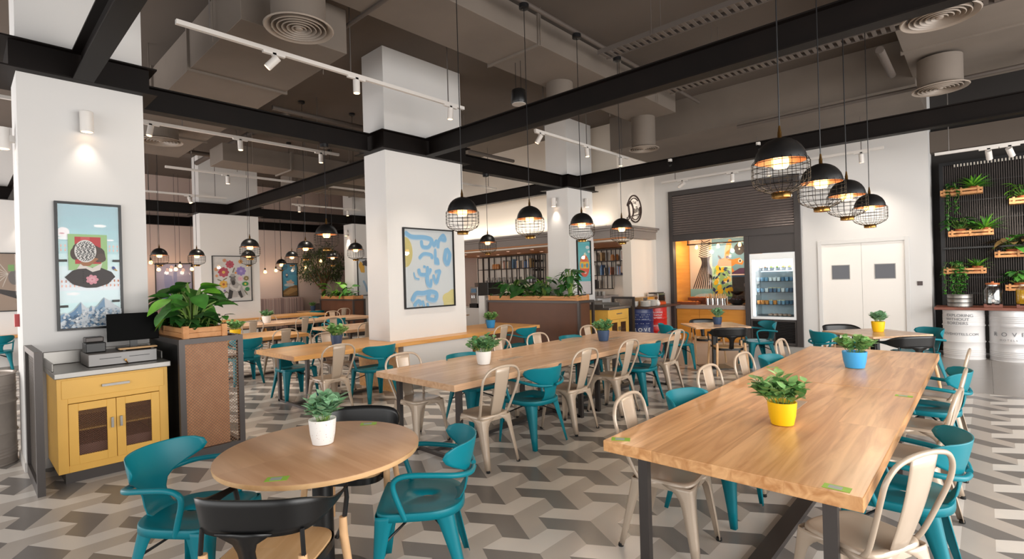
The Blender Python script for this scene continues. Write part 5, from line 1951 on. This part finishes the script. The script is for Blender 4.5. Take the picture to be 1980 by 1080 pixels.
for r, xs in ((1, (3, 5, 6)), (2, (3, 4, 5))):
    for i in xs:
        tag(MB().box(-.035, .035, -.02, .02, 0, .03).build('fruit_garnish', mat('pale_garnish', '#ecd9a8' if r == 1 else '#e3b04a', .5), None, (FX0 + .13 + i * .085, KY + .13, SH[r] + .071 + .0005)),
            'garnish on the %s cup of the %s fridge shelf from the bottom' % (NTH[i], ('', 'second', 'third')[r]), 'garnish', 'garnishes on fridge cups')

# ------------------------------------------------------------------ double door, sign, switch
t = struct(MB().box(-2.62, -2.55, 12.47, 12.56, 0, 2.28).box(-1.14, -1.07, 12.47, 12.56, 0, 2.28).box(-2.55, -1.14, 12.47, 12.56, 2.2, 2.28).build('door_1', WHITE, bevel=.004))
for i, (a_, b_, v0, v1) in enumerate(((-2.548, -1.847, -2.36, -2.06), (-1.843, -1.142, -1.62, -1.3))):
    l = struct(MB().box(a_, b_, 12.5, 12.545, .01, 2.197).build('door_1_leaf', mat('door_white_gloss', '#ece7e1', .22), t))
    MB().box(v0 - .012, v1 + .012, 12.494, 12.5, 1.46, 1.76).build('vision_frame', STEEL, l)
    MB().box(v0, v1, 12.49, 12.494, 1.472, 1.748).build('vision_glass', mat('dark_door_glass', '#4a4a4e', .08, .3), l)
struct(MB().box(-2.6, -1.1, 12.7, 12.75, 0, 2.3).build('wall_behind_door', WHITE))
tag(MB().box(-.96, -.88, 12.488, 12.5, 1.32, 1.4).build('access_switch', mat('dark_switch', '#4a3f3e', .4)), 'small dark switch plate beside the double door', 'switch')

t = thing('wall_sign', 'round brown outlined sign with curly lettering above the canopy', 'sign', (-6.35, 11.42, 3.31), 0)
R = Matrix(((0, 0, 1), (1, 0, 0), (0, 1, 0))).to_4x4()
SGN = mat('sign_brown', '#3a2a24', .5)


def ring(m, r0, r1, z0, z1, n=64, a0=0, a1=2 * pi):
    vs, fs = [], []
    full = abs(a1 - a0 - 2 * pi) < 1e-6
    for i in range(n + (0 if full else 1)):
        t_ = a0 + (a1 - a0) * i / n
        for r, z in ((r0, z0), (r1, z0), (r1, z1), (r0, z1)):
            vs.append((r * cos(t_), r * sin(t_), z))
    k = len(vs) // 4
    for i in range(k if full else k - 1):
        a_, b_ = i * 4, ((i + 1) % k) * 4
        for j in range(4):
            fs.append((a_ + j, b_ + j, b_ + (j + 1) % 4, a_ + (j + 1) % 4))
    m._add(vs, fs)


m = MB()
m.T = R
ring(m, .31, .345, .0, .02, a0=radians(-125), a1=radians(172))
ring(m, .255, .275, .0, .02, a0=radians(-118), a1=radians(15))
ring(m, .255, .275, .0, .02, a0=radians(52), a1=radians(160))
m.build('rings', SGN, t)
m = MB()
m.T = R @ Matrix.Rotation(radians(10), 4, 'Z')


def put_text(m, s, size, x, y, z=.012, al='CENTER', shear=0):
    v, f = text2d(s, size, al)
    m._add([(x + a_ + shear * b_, y + b_, z) for a_, b_ in v], f)


put_text(m, 'aily', .24, -.06, -.1, al='LEFT')
m.bar((-.08, -.16, .012), (.3, -.15, .012), .02, .01)
ring_m = MB()
ring_m.T = m.T @ Matrix.Translation((-.22, 0, 0))
for r_ in (.2, .165):
    pts = [(r_ * .8 * cos(q), r_ * 1.05 * sin(q), .012) for q in [radians(x) for x in range(-140, 150, 12)]]
    ring_m.tube(pts, .011, 6)
ring_m.tube([(-.07, -.19, .012), (-.07, .17, .012)], .022, 6)
ring_m.tube([(-.03, -.19, .012), (-.03, .17, .012)], .006, 6)
ring_m.tube(smooth_path([(-.1, -.2, .012), (-.17, -.24, .012), (-.2, -.18, .012), (-.14, -.17, .012)], 4), .012, 6)
ring_m.build('initial_letter', SGN, t)
m.build('lettering', SGN, t)
m = MB()
m.T = R
put_text(m, 'THE', .1, 0, .12)
put_text(m, 'EST', .05, .13, -.2)
m.build('small_lettering', SGN, t)
l = spot_lamp(None, (-5.72, 11.45, 3.95), (-.6, -.1, -.62), 22, 50)

# ------------------------------------------------------------------ bar with canopy
t = thing('bar_canopy', 'grey moulded canopy with timber underside running round above the bar', 'canopy', (0, 0, 0))
CG = mat('warm_grey_paint', '#837a75', .5)
m = MB()
for z0, z1, o_ in ((2.56, 2.74, .22), (2.74, 2.79, .26), (2.79, 2.84, .31)):
    m.box(-14.2, -6.35 + o_, 10.65 - o_, 10.65, z0, z1)
    m.box(-6.35, -6.35 + o_, 10.65, 12.1, z0, z1)
m.build('fascia', CG, t, bevel=.006)
MB().box(-14.2, -6.14, 10.44, 10.64, 2.535, 2.56).build('timber_underside', MATS['walnut_soffit'], t)
for i in range(7):
    x = -13.4 + i * .95
    for j, y in enumerate((11.3, 12.4)):
        d = thing('recessed_downlight', 'small recessed light, %s in the %s row of the timber bar soffit' % (NTH[i], ('front', 'rear')[j]), 'downlight', (x + j * .4, y, 2.499), 0, 'downlights in the bar soffit')
        MB().lathe([(.06, 0), (.06, -.008), (.045, -.008)], 20, cap=False).build('rim', WPAINT, d)
        MB().lathe([(0, -.003), (.046, -.003)], 18, cap=False).build('lens', DLIGHT, d)
        if (i + j) % 2 == 0:
            spot_lamp(d, (0, 0, -.02), (0, .15, -1), 45, 110, (1, .9, .76))
# light wash on the wall above the canopy (cove lamps on top of it)
for i in range(4):
    c = thing('cove_uplight', 'long uplight on the bar canopy top, %s from the coffee machine end' % NTH[i], 'cove light', (-13.2 + i * 1.9, 10.47, 2.842), 0, 'cove uplights')
    MB().box(-.92, .92, -.03, .03, 0, .03).build('body', WPAINT, c)
    area_o = area('cove_glow', (0, 0, 0), (0, .6, 1), 1.8, .05, 11, (1, .9, .76))
    area_o.parent = c
    area_o.location = (0, -.02, .05)
    area_o.rotation_euler = Vector((0, .12, 1)).to_track_quat('-Z', 'Y').to_euler()
t = thing('bar_counter', 'white tiled bar counter with a grey top behind the brown planter', 'counter', (0, 0, 0))
MB().box(-10.7, -6.9, 10.52, 11.1, 0, 1.14).build('front', WHITE, t)
MB().box(-10.7, -6.7, 10.47, 11.15, 1.14, 1.2).build('top', CG, t, bevel=.005)
MB().box(-10.95, -10.7, 10.4, 11.2, 0, 1.2).build('white_end_panel', mat('glossy_white', '#f0eeeb', .3), t)
tag(MB().box(-13.6, -11.0, 10.9, 11.6, 0, .8).build('back_counter', mat('pale_counter', '#cfc8c2', .4)), 'low pale counter carrying the coffee machine', 'counter')
t = thing('coffee_machine', 'black and steel coffee machine at the end of the bar', 'coffee machine', (-11.55, 11.25, .8015))
t.scale = (1.25, 1.25, 1.25)
MB().box(-.02, .32, -.2, .25, 0, .62).build('body', BLKS, t, bevel=.01)
MB().box(-.3, -.03, -.22, .22, .1, .52).build('brew_unit', STEEL, t, bevel=.01)
MB().box(-.3, -.03, -.26, .22, 0, .1).build('drip_tray', BLK, t)
MB().box(-.25, -.08, -.235, -.22, .38, .48).build('touch_screen', mat('blue_screen', '#5a7d9a', .2), t)
MB().tube([(-.2, -.25, .32), (-.2, -.25, .24)], .012, 8).tube([(-.13, -.25, .32), (-.13, -.25, .24)], .012, 8).box(-.26, -.07, -.27, -.22, .31, .36).build('spout', CHROME, t)
MB().box(-.26, -.1, -.1, .1, .52, .62).build('bean_hopper', glass('smoky_plastic', '#777777', alpha=.2), t)
tag(MB().box(-9.9, -9.3, 10.7, 10.9, 1.2015, 1.28).build('card_reader', BLKS), 'low black card reader on the bar counter', 'card reader')

SHM = mat('shelf_steel', '#3a3331', .5, .4)


def rack(label, x0, x1, y, levels, posts, wine=None, ztop=2.5):
    t = thing('wall_rack', label, 'shelf', (0, 0, 0), 0, 'steel bar racks')
    for z, a_, b_ in levels:
        MB().box(a_, b_, y - .14, y + .14, z - .015, z + .005).build('shelf_board', SHM, t)
    for x, z0, z1 in posts:
        for q in (y - .14, y + .115):
            MB().box(x - .012, x + .012, q, q + .025, z0, z1).build('upright', SHM, t)
    return t


LY = 13.25
rack('black steel rack with mugs and books on the bar wall, behind the small pendant', -13.8, -10.75, LY,
     [(2.03, -13.8, -10.8), (1.53, -13.8, -10.8), (2.47, -13.8, -10.8)],
     [(x, 1.52, 2.47) for x in (-13.8, -13.5, -13.2, -12.6, -12.35, -12.1, -11.75, -11.45, -11.3)] + [(x, 1.2, 2.47) for x in (-11.15, -11.05, -10.9, -10.8)])
rack('black steel rack with cookbooks right of the turquoise poster', -9.2, -7.3, LY,
     [(2.12, -9.2, -7.35), (1.7, -9.2, -7.0), (2.47, -9.2, -7.35), (1.3, -9.2, -8.2)],
     [(x, 1.69, 2.47) for x in (-9.2, -8.9, -8.6, -8.25, -7.95, -7.35)] + [(x, 1.29, 1.7) for x in (-8.6, -8.25)])
rnd = random.Random(21)
BKC = ['#e0dad2', '#a89d94', '#4a6a98', '#cfc5ba', '#eae4da', '#8d857e', '#3b3a3c', '#c9a878', '#b9a593', '#7f9db8', '#ddd4ca', '#a8705a']
BKM = [mat('book_cover_%s' % 'abcdefghijkl'[i], c, .6) for i, c in enumerate(BKC)]
BKN = ['cream', 'grey brown', 'blue', 'beige', 'white', 'grey', 'black', 'tan', 'light brown', 'pale blue', 'ivory', 'rust']
bn = 0


def books(x0, x1, z, grp, hmax=.32):
    global bn
    x, bk = x0, 0
    while x < x1:
        th = rnd.uniform(.025, .05)
        if rnd.random() < .24:
            x += rnd.uniform(.06, .2)
            continue
        h = rnd.uniform(.2, hmax)
        c = rnd.randrange(12)
        bk += 1
        t = thing('book', '%s upright book, number %d from the coffee machine end %s' % (BKN[c], bk, grp), 'book', (x, LY - .02, z + .0055), 0, 'books ' + grp)
        MB().box(0, th, -.1, .1, 0, h).build('cover', BKM[c], t)
        MB().box(.003, th - .003, -.095, .098, h, h + .0015).build('pages', flat('#e9e3d6', .8), t)
        x += th + .003
        bn += 1



books(-12.65, -11.3, 2.035, 'on the upper bar rack')
books(-8.9, -8.3, 2.125, 'on the top cookbook shelf', .27)
books(-8.85, -7.7, 1.705, 'on the middle cookbook shelf', .33)
books(-9.15, -8.7, 1.305, 'on the low cookbook shelf', .3)
t = thing('open_book', 'open picture book facing forward at the end of the cookbook rack', 'book', (-7.7, LY - .02, 2.1255))
MB().box(-.14, .14, -.02, .0, 0, .29).build('page', flat('#e6e2dc'), t)
MB().box(-.11, .03, -.0215, -.02, .03, .27).build('picture', flat('#9a7467'), t)
t = thing('flat_book', 'bright blue book lying flat on the middle shelf end', 'book', (-7.6, LY - .02, 1.7055))
MB().box(-.2, .2, -.1, .1, 0, .06).build('cover', flat('#274a9c'), t)
jar_m = MB().lathe([(0, .002), (.055, 0), (.06, .02), (.06, .13), (.045, .16), (.045, .18), (0, .18)], 18, cap=False).mesh('jar', mat('amber_jar', '#b77a45', .3))
bot_m = MB().lathe([(0, .002), (.035, 0), (.037, .01), (.037, .15), (.014, .21), (.013, .27), (0, .27)], 16, cap=False).mesh('bottle', mat('pale_bottle', '#c3c9cd', .15, .2))
dbt_m = MB().lathe([(0, .002), (.035, 0), (.037, .01), (.037, .18), (.014, .23), (.013, .29), (0, .29)], 16, cap=False).mesh('bottle', mat('dark_bottle', '#1d1f1c', .15))
bbt_m = MB().lathe([(0, .002), (.05, 0), (.055, .02), (.045, .14), (.014, .2), (.013, .26), (0, .26)], 16, cap=False).mesh('bottle', mat('blue_bottle', '#3d6a93', .15))
mug = MB().lathe([(0, .004), (.045, 0), (.048, .01), (.048, .1), (.043, .1), (.04, .015)], 18, cap=False)
mug.tube([(.046, 0, .08), (.078, 0, .07), (.078, 0, .035), (.046, 0, .025)], .008, 6)
mug_m = mug.mesh('mug', mat('grey_mug', '#8b8680', .4))


def put(name, me, x, y, z, label, cat, grp, rz=0, rx=0):
    o = bpy.data.objects.new(name, me)
    COL.objects.link(o)
    o.location = (x, y, z)
    o.rotation_euler = (rx, 0, rz)
    return tag(o, label, cat, grp)


for i in range(3):
    put('jar', jar_m, -13.05 + i * .11, LY - .05, 2.0355, 'amber jar, %s along the upper bar rack shelf' % NTH[i], 'jar', 'amber jars')
put('bottle', bbt_m, -11.62, LY - .06, 2.0355, 'blue bottle on the upper bar rack shelf', 'bottle', 'blue bottles')
put('jar', jar_m, -11.9, LY - .06, 2.0355, 'amber jar beside the blue bottle on the upper bar rack shelf', 'jar', 'amber jars')
for i in range(15):
    put('mug', mug_m, -13.45 + i * .13, LY - .06, 1.5355, 'grey mug, %s along the lower bar rack shelf' % NTH[i], 'mug', 'grey mugs', rnd.uniform(0, 6))
    if i % 2:
        put('mug', mug_m, -13.45 + i * .13, LY - .06, 1.6365, 'upper grey mug stacked on the %s mug of the lower bar rack shelf' % NTH[i], 'mug', 'stacked grey mugs', rnd.uniform(0, 6))
for i in range(5):
    put('bottle', bot_m, -11.45 + i * .09, LY - .06, 1.5355, 'clear pale bottle, %s in the row on the lower bar rack shelf' % NTH[i], 'bottle', 'pale bottles')
for i in range(4):
    for j in range(2):
        z = 1.35 + i * .3
        put('wine_bottle', dbt_m, -11.1 + j * .17, LY + .1, z, 'dark wine bottle lying %s from the bottom in the %s column of the bar rack' % (NTH[i], NTH[j]), 'bottle', 'lying wine bottles', 0, pi / 2)
for i in range(4):
    put('bottle', bot_m, -8.55 + i * .1, 10.75, 1.2005, 'clear pale bottle, %s along the bar counter' % NTH[i], 'bottle', 'pale bottles on the counter')
for i in range(5):
    put('jar', jar_m, -8.1 + i * .14, LY - .05, 2.1255, 'amber jar, %s on the top shelf of the cookbook rack' % NTH[i], 'jar', 'amber jars, cookbook rack') if i < 2 else None
GLM = glass('drinking_glass', '#e9efe9', alpha=.12)
gl_m = MB().lathe([(0, .004), (.03, .002), (.032, .0), (.04, .12), (.037, .12), (.029, .01)], 16, cap=False).mesh('tumbler', GLM)
lim_m = MB().lathe([(0, .003), (.045, .003), (.05, 0), (.05, .15), (.046, .15), (.045, .12), (0, .12)], 18, cap=False).mesh('jar', mat('lime_jar', '#8c9440', .3))
for i in range(4):
    put('jar', lim_m, -7.95 + i * .13, 10.62, 1.2005, 'lime green jar, %s below the cookbook rack' % NTH[i], 'jar', 'lime jars')
for i in range(6):
    put('mug', mug_m, -7.35 + i * .11, 10.62, 1.2005, 'grey mug, %s on the bar counter beside the lime jars' % NTH[i], 'mug', 'counter mugs', i)

# plate counter on the blue and red drums
pl_m = MB().lathe([(.05, 0), (.1, .008), (.12, .018), (.118, .021), (.09, .013), (0, .011)], 28, cap=False).mesh('plate', mat('white_china', '#ece9e4', .3))
ZB = .9255
for s_, (x, y, n) in enumerate(((-5.85, 10.92, 9), (-5.85, 11.22, 10))):
    for i in range(n):
        put('plate', pl_m, x, y, ZB + i * .0145, 'white plate, %s from the bottom of the %s stack on the drum counter' % (NTH[i], 'smaller' if s_ == 0 else 'taller'), 'plate', 'plates in the %s stack' % ('smaller' if s_ == 0 else 'taller'))
bw_m = MB().lathe([(.03, 0), (.06, .03), (.07, .06), (.067, .06), (.05, .025), (0, .01)], 24, cap=False).mesh('bowl', mat('white_china', '#ece9e4', .3))
for i in range(4):
    put('bowl', bw_m, -6.1, 10.9, ZB + i * .022, 'small white bowl, %s from the bottom of the stack behind the plates' % NTH[i], 'bowl', 'stacked white bowls')
t = thing('sugar_pot', 'white lidded sugar pot in front of the bread box', 'pot', (-5.85, 11.52, ZB))
MB().lathe([(.04, 0), (.06, .02), (.065, .06), (.05, .09), (0, .09)], 24).build('body', mat('white_china', '#ece9e4', .3), t)
MB().lathe([(.052, .09), (.04, .12), (.012, .135), (.014, .15), (0, .155)], 20).build('lid', mat('white_china', '#ece9e4', .3), t)
t = thing('bread_box', 'wooden bread box with an orange front on the plate counter', 'bread box', (-6.13, 11.35, ZB))
MB().box(-.14, .14, -.3, .3, 0, .02).box(-.14, .14, -.3, -.28, .02, .2).box(-.14, .14, .28, .3, .02, .2).build('frame', ASH, t)
MB().box(.1, .115, -.28, -.02, .03, .2).build('grey_flap', GREYM, t)
MB().box(.1, .115, -.02, .28, .03, .2).build('orange_flap', mat('orange_wood', '#c98a2c', .5), t)
MB().box(-.14, -.0, -.28, .28, .19, .205).build('lid', ASH, t)
for i in range(4):
    tag(MB().lathe([(0, 0), (.05, .005), (.06, .035), (.04, .065), (0, .075)], 14).build('bread_roll', mat('bread', '#c99a62', .7, var=.2, scale=15), None, (-6.08, 11.15 + i * .13, ZB + .0205)), 'bread roll, %s inside the wooden bread box' % NTH[i], 'bread', 'bread rolls')
t = thing('toaster', 'steel conveyor toaster with an orange base at the kiosk end of the plate counter', 'toaster', (-6.1, 11.95, ZB))
MB().box(-.16, .16, -.2, .2, 0, .06).build('base', mat('orange_enamel', '#c9552a', .4), t)
MB().box(-.15, .15, -.19, .19, .06, .28).build('housing', CHROME, t, bevel=.01)
MB().box(.15, .152, -.15, .15, .1, .24).build('opening', BLK, t)
MB().box(-.1, .1, -.22, .22, .28, .3).build('top_tray', BLKS, t)

# ------------------------------------------------------------------ slatted plant wall
t = thing('slatted_screen', 'black screen of upright slats covering the plant wall', 'screen', (0, 0, 0))
GY = 12.98
m = MB()
n = 96
for i in range(n):
    x = -.56 + i * (3.0 / n)
    m.box(x, x + .011, GY - .01, GY + .01, .95, 3.6)
m.build('slats', mat('slat_brown', '#3d3431', .5), t)
m = MB()
for z in (1.15, 1.45, 2.0, 2.55, 2.9, 3.25):
    m.box(-.56, 2.45, GY + .01, GY + .022, z - .008, z + .008)
m.box(-.62, -.56, GY - .03, GY + .03, .0, 3.66)
m.box(-.56, 2.45, GY - .03, GY + .03, 3.6, 3.66)
m.build('frame', BLK, t)
m = MB().box(-.4, 2.43, GY - .05, GY - .045, 3.55, 3.6)
for i in range(60):
    x = -.4 + i * .047
    m.box(x, x + .02, GY - .06, GY - .05, 3.55, 3.6, 1)
m.build('louvre_strip', [BLK, mat('pale_louvre', '#b9b1a6', .5)], t)
MB().box(-.58, 2.45, GY - .24, GY + .0, 1.99, 2.02).build('ledge', BLKS, t)
struct(MB().box(-.75, 5, 12.98, 13.3, 3.9, 4.3).build('ceiling_bulkhead', CEIL))


def wall_tray(x0, x1, z, label):
    t = thing('slatted_tray', label, 'planter tray', ((x0 + x1) / 2, GY - .135, z), 0, 'slatted trays on the plant wall')
    L = (x1 - x0) / 2
    for y in (-.11, .11):
        for q in (.005, .065):
            MB().box(-L, L, y - .008, y + .008, q, q + .04).build('side_slat', CRATE, t)
    for x in (-L + .06, 0, L - .06):
        MB().box(x - .015, x + .015, -.126, -.119, 0, .125).build('batten', CRATE, t)
    MB().box(-L + .02, L - .02, -.1, .1, .0, .012).build('base_board', CRATE, t)
    for x in (-L, L - .016):
        MB().box(x, x + .016, -.1, .1, .01, .1).build('end_board', CRATE, t)
    return t


TRAYS = [(-.6, .0, 3.0, 'pine tray at the top left of the plant wall'), (-.5, .13, 2.22, 'pine tray standing on the black ledge of the plant wall'), (-.58, .02, 1.52, 'lowest pine tray by the white wall, above the steel tins'),
         (.34, .95, 2.74, 'pine tray at the upper outer edge of the plant wall'), (.13, .75, 1.8, 'pine tray holding the bronze leaved plant'), (.26, .86, 1.2, 'lowest pine tray behind the drink dispensers')]
for a_, b_, z, lab in TRAYS:
    wall_tray(a_, b_, z, lab)


def terra_pot(x, z, label, mk, r=.075):
    t = thing('terracotta_pot', label, 'potted plant', (x, GY - .135, z + .0125), 0, 'terracotta pots on the plant wall')
    MB().lathe([(0, .002), (.7 * r, 0), (.92 * r, .1), (1.05 * r, .1), (1.05 * r, .13), (.95 * r, .13), (.9 * r, .11), (0, .11)], 22, cap=False).build('pot', TERRA, t)
    mk(t)
    return t


def fern(seed, n=60, L=.31, mats=None, w=.03):
    def f(t):
        rnd = random.Random(seed)
        m = MB()
        for i in range(n):
            a = i * 2.4
            el = rnd.uniform(.15, 1.3)
            m.leaf((0, 0, .1), (cos(a) * cos(el), sin(a) * cos(el) * .8, sin(el)), (0, 0, 1), L * rnd.uniform(.7, 1.1), w * rnd.uniform(.8, 1.3), .35, mi=rnd.choice((0, 0, 1)), fold=.3, n=6)
        m.build('fronds', mats or [LEAFY, LEAF], t)
    return f


def broad(seed, n=16, L=.16, mats=None):
    def f(t):
        rnd = random.Random(seed)
        m = MB()
        for i in range(n):
            a = i * 2.4
            h = rnd.uniform(.1, .42)
            o = rnd.uniform(.03, .15)
            p = Vector((cos(a) * o, sin(a) * o * .7, .1 + h * .6))
            m.tube([(0, 0, .09), p], .004, 4, mi=1, cap=False)
            m.leaf(p, (cos(a), sin(a), rnd.uniform(-.3, .6)), (0, 0, 1), L * rnd.uniform(.7, 1.1), L * .5, .35, mi=rnd.choice((0, 0, 2)), fold=.2, n=5)
        m.build('foliage', mats or [LEAF, STEM, LEAFD], t)
    return f


def trail(seed, drop=.55, n=5, spread=.14, mats=None):
    def f(t):
        rnd = random.Random(seed)
        m = MB()
        for k in range(n):
            a = rnd.uniform(-2.6, -.5)
            p = Vector((0, 0, .12))
            d = Vector((cos(a) * spread, -.13, .05))
            ln = drop * rnd.uniform(.5, 1)
            path = [p, p + d * .7 + Vector((0, 0, .06)), p + d + Vector((0, 0, -.05))]
            steps = int(ln / .06)
            for q in range(steps):
                path.append(path[-1] + Vector((rnd.uniform(-.025, .025), rnd.uniform(-.012, .006), -.06)))
            m.tube(path, .003, 4, mi=1, cap=False)
            for q in path[1:]:
                for j in range(3):
                    aa = rnd.uniform(0, 6.28)
                    m.leaf(q, (cos(aa), sin(aa) * .6 - .4, rnd.uniform(-.6, .3)), (0, 0, 1), rnd.uniform(.05, .085), .05, .3, mi=rnd.choice((0, 0, 2)), fold=.2, n=3)
        for i in range(20):
            a = i * 2.4
            m.leaf((cos(a) * .03, sin(a) * .03, .12 + .05 * rnd.random()), (cos(a), sin(a), rnd.uniform(0, 1)), (0, 0, 1), .09, .07, .3, mi=rnd.choice((0, 2)), n=4)
        m.build('vines', mats or [LEAF, STEM, LEAFD], t)
    return f


terra_pot(-.44, 3.0, 'trailing ivy pot in the top left pine tray', trail(1, .75, 4, .1, [LEAFD, STEM, LEAF]))
terra_pot(-.13, 3.0, 'bushy fern pot in the top left pine tray', fern(2, 70, .29, [LEAF, LEAFY], .045))
terra_pot(-.33, 2.22, 'dark broad-leaved pot on the black ledge', broad(3, 34, .2, [LEAFD, STEM, LEAF]))
terra_pot(.02, 2.22, 'bright fern pot on the black ledge', fern(4, 66, .32))
terra_pot(-.42, 1.52, 'ivy pot spilling down toward the steel tins', trail(5, .72, 11, .2))
terra_pot(-.1, 1.52, 'small spiky fern pot in the lowest tray by the white wall', fern(6, 48, .25))
terra_pot(.52, 2.74, 'leafy pot in the tray at the upper outer edge', broad(7, 36, .17, [LEAFY, STEM, LEAF]))
terra_pot(.8, 2.74, 'second leafy pot in the tray at the upper outer edge', broad(17, 34, .17))
terra_pot(.36, 1.8, 'bronze and green leaved plant above the dispensers', broad(8, 34, .27, [LEAFR, STEM, LEAF]))
terra_pot(.62, 1.8, 'second bronze leaved plant at the outer edge', broad(18, 30, .25, [LEAFR, STEM, LEAFD]))
terra_pot(.45, 1.2, 'dark leafy pot in the tray behind the dispensers', broad(9, 36, .2, [LEAFD, STEM, LEAF]))
terra_pot(.72, 1.2, 'second dark leafy pot behind the dispensers', broad(19, 34, .2, [LEAFD, STEM, LEAF]))

# things on the wooden bar
ZD = .9305
tin_m = MB().lathe([(0, .002), (.165, 0), (.178, .01), (.178, .055), (.17, .06), (.182, .064), (.182, .072), (0, .074)], 36, cap=False).mesh('steel_tin', STEEL)
for i in range(3):
    put('steel_tin', tin_m, -.35, 12.38, ZD + i * .0745, ['bottom', 'middle', 'top'][i] + ' tin of the three stacked round steel tins on the wooden bar', 'tin', 'stacked steel tins')


def dispenser(x, y, label, drink):
    t = thing('drink_dispenser', label, 'drink dispenser', (x, y, ZD), 0, 'glass drink dispensers')
    m = MB()
    for q in (-.1, 0, .1):
        m.box(q - .02, q + .02, -.1, .1, .04, .055)
    m.box(-.12, .12, -.1, -.07, .0, .04)
    m.box(-.12, .12, .07, .1, .0, .04)
    m.build('wooden_stand', BARW, t)
    MB().lathe([(.1, .056), (.125, .065), (.13, .1), (.13, .3), (.1, .36), (.085, .37), (.085, .4)], 32, cap=False).build('jar', glass('dispenser_glass', '#eef2f2', alpha=.16), t)
    if drink:
        MB().lathe([(0, .062), (.118, .068), (.124, .1), (.124, .3), (0, .3)], 32, cap=False).build('drink', drink, t)
    MB().lathe([(.092, .395), (.095, .4), (.095, .425), (.02, .43), (.02, .45), (0, .45)], 28).build('lid', mat('copper_lid', '#b8693c', .4, .3), t)
    MB().lathe([(.025, -.135), (.025, -.15), (.01, -.15), (.01, -.17)], 12, c=(0, 0, .12), axis='Y').build('tap', WPAINT, t)
    return t


dispenser(.09, 12.3, 'clear glass drink dispenser on a small wooden pallet', None)
dispenser(.5, 12.28, 'glass dispenser filled with yellow juice at the outer edge', mat('yellow_juice', '#f0b514', .2))
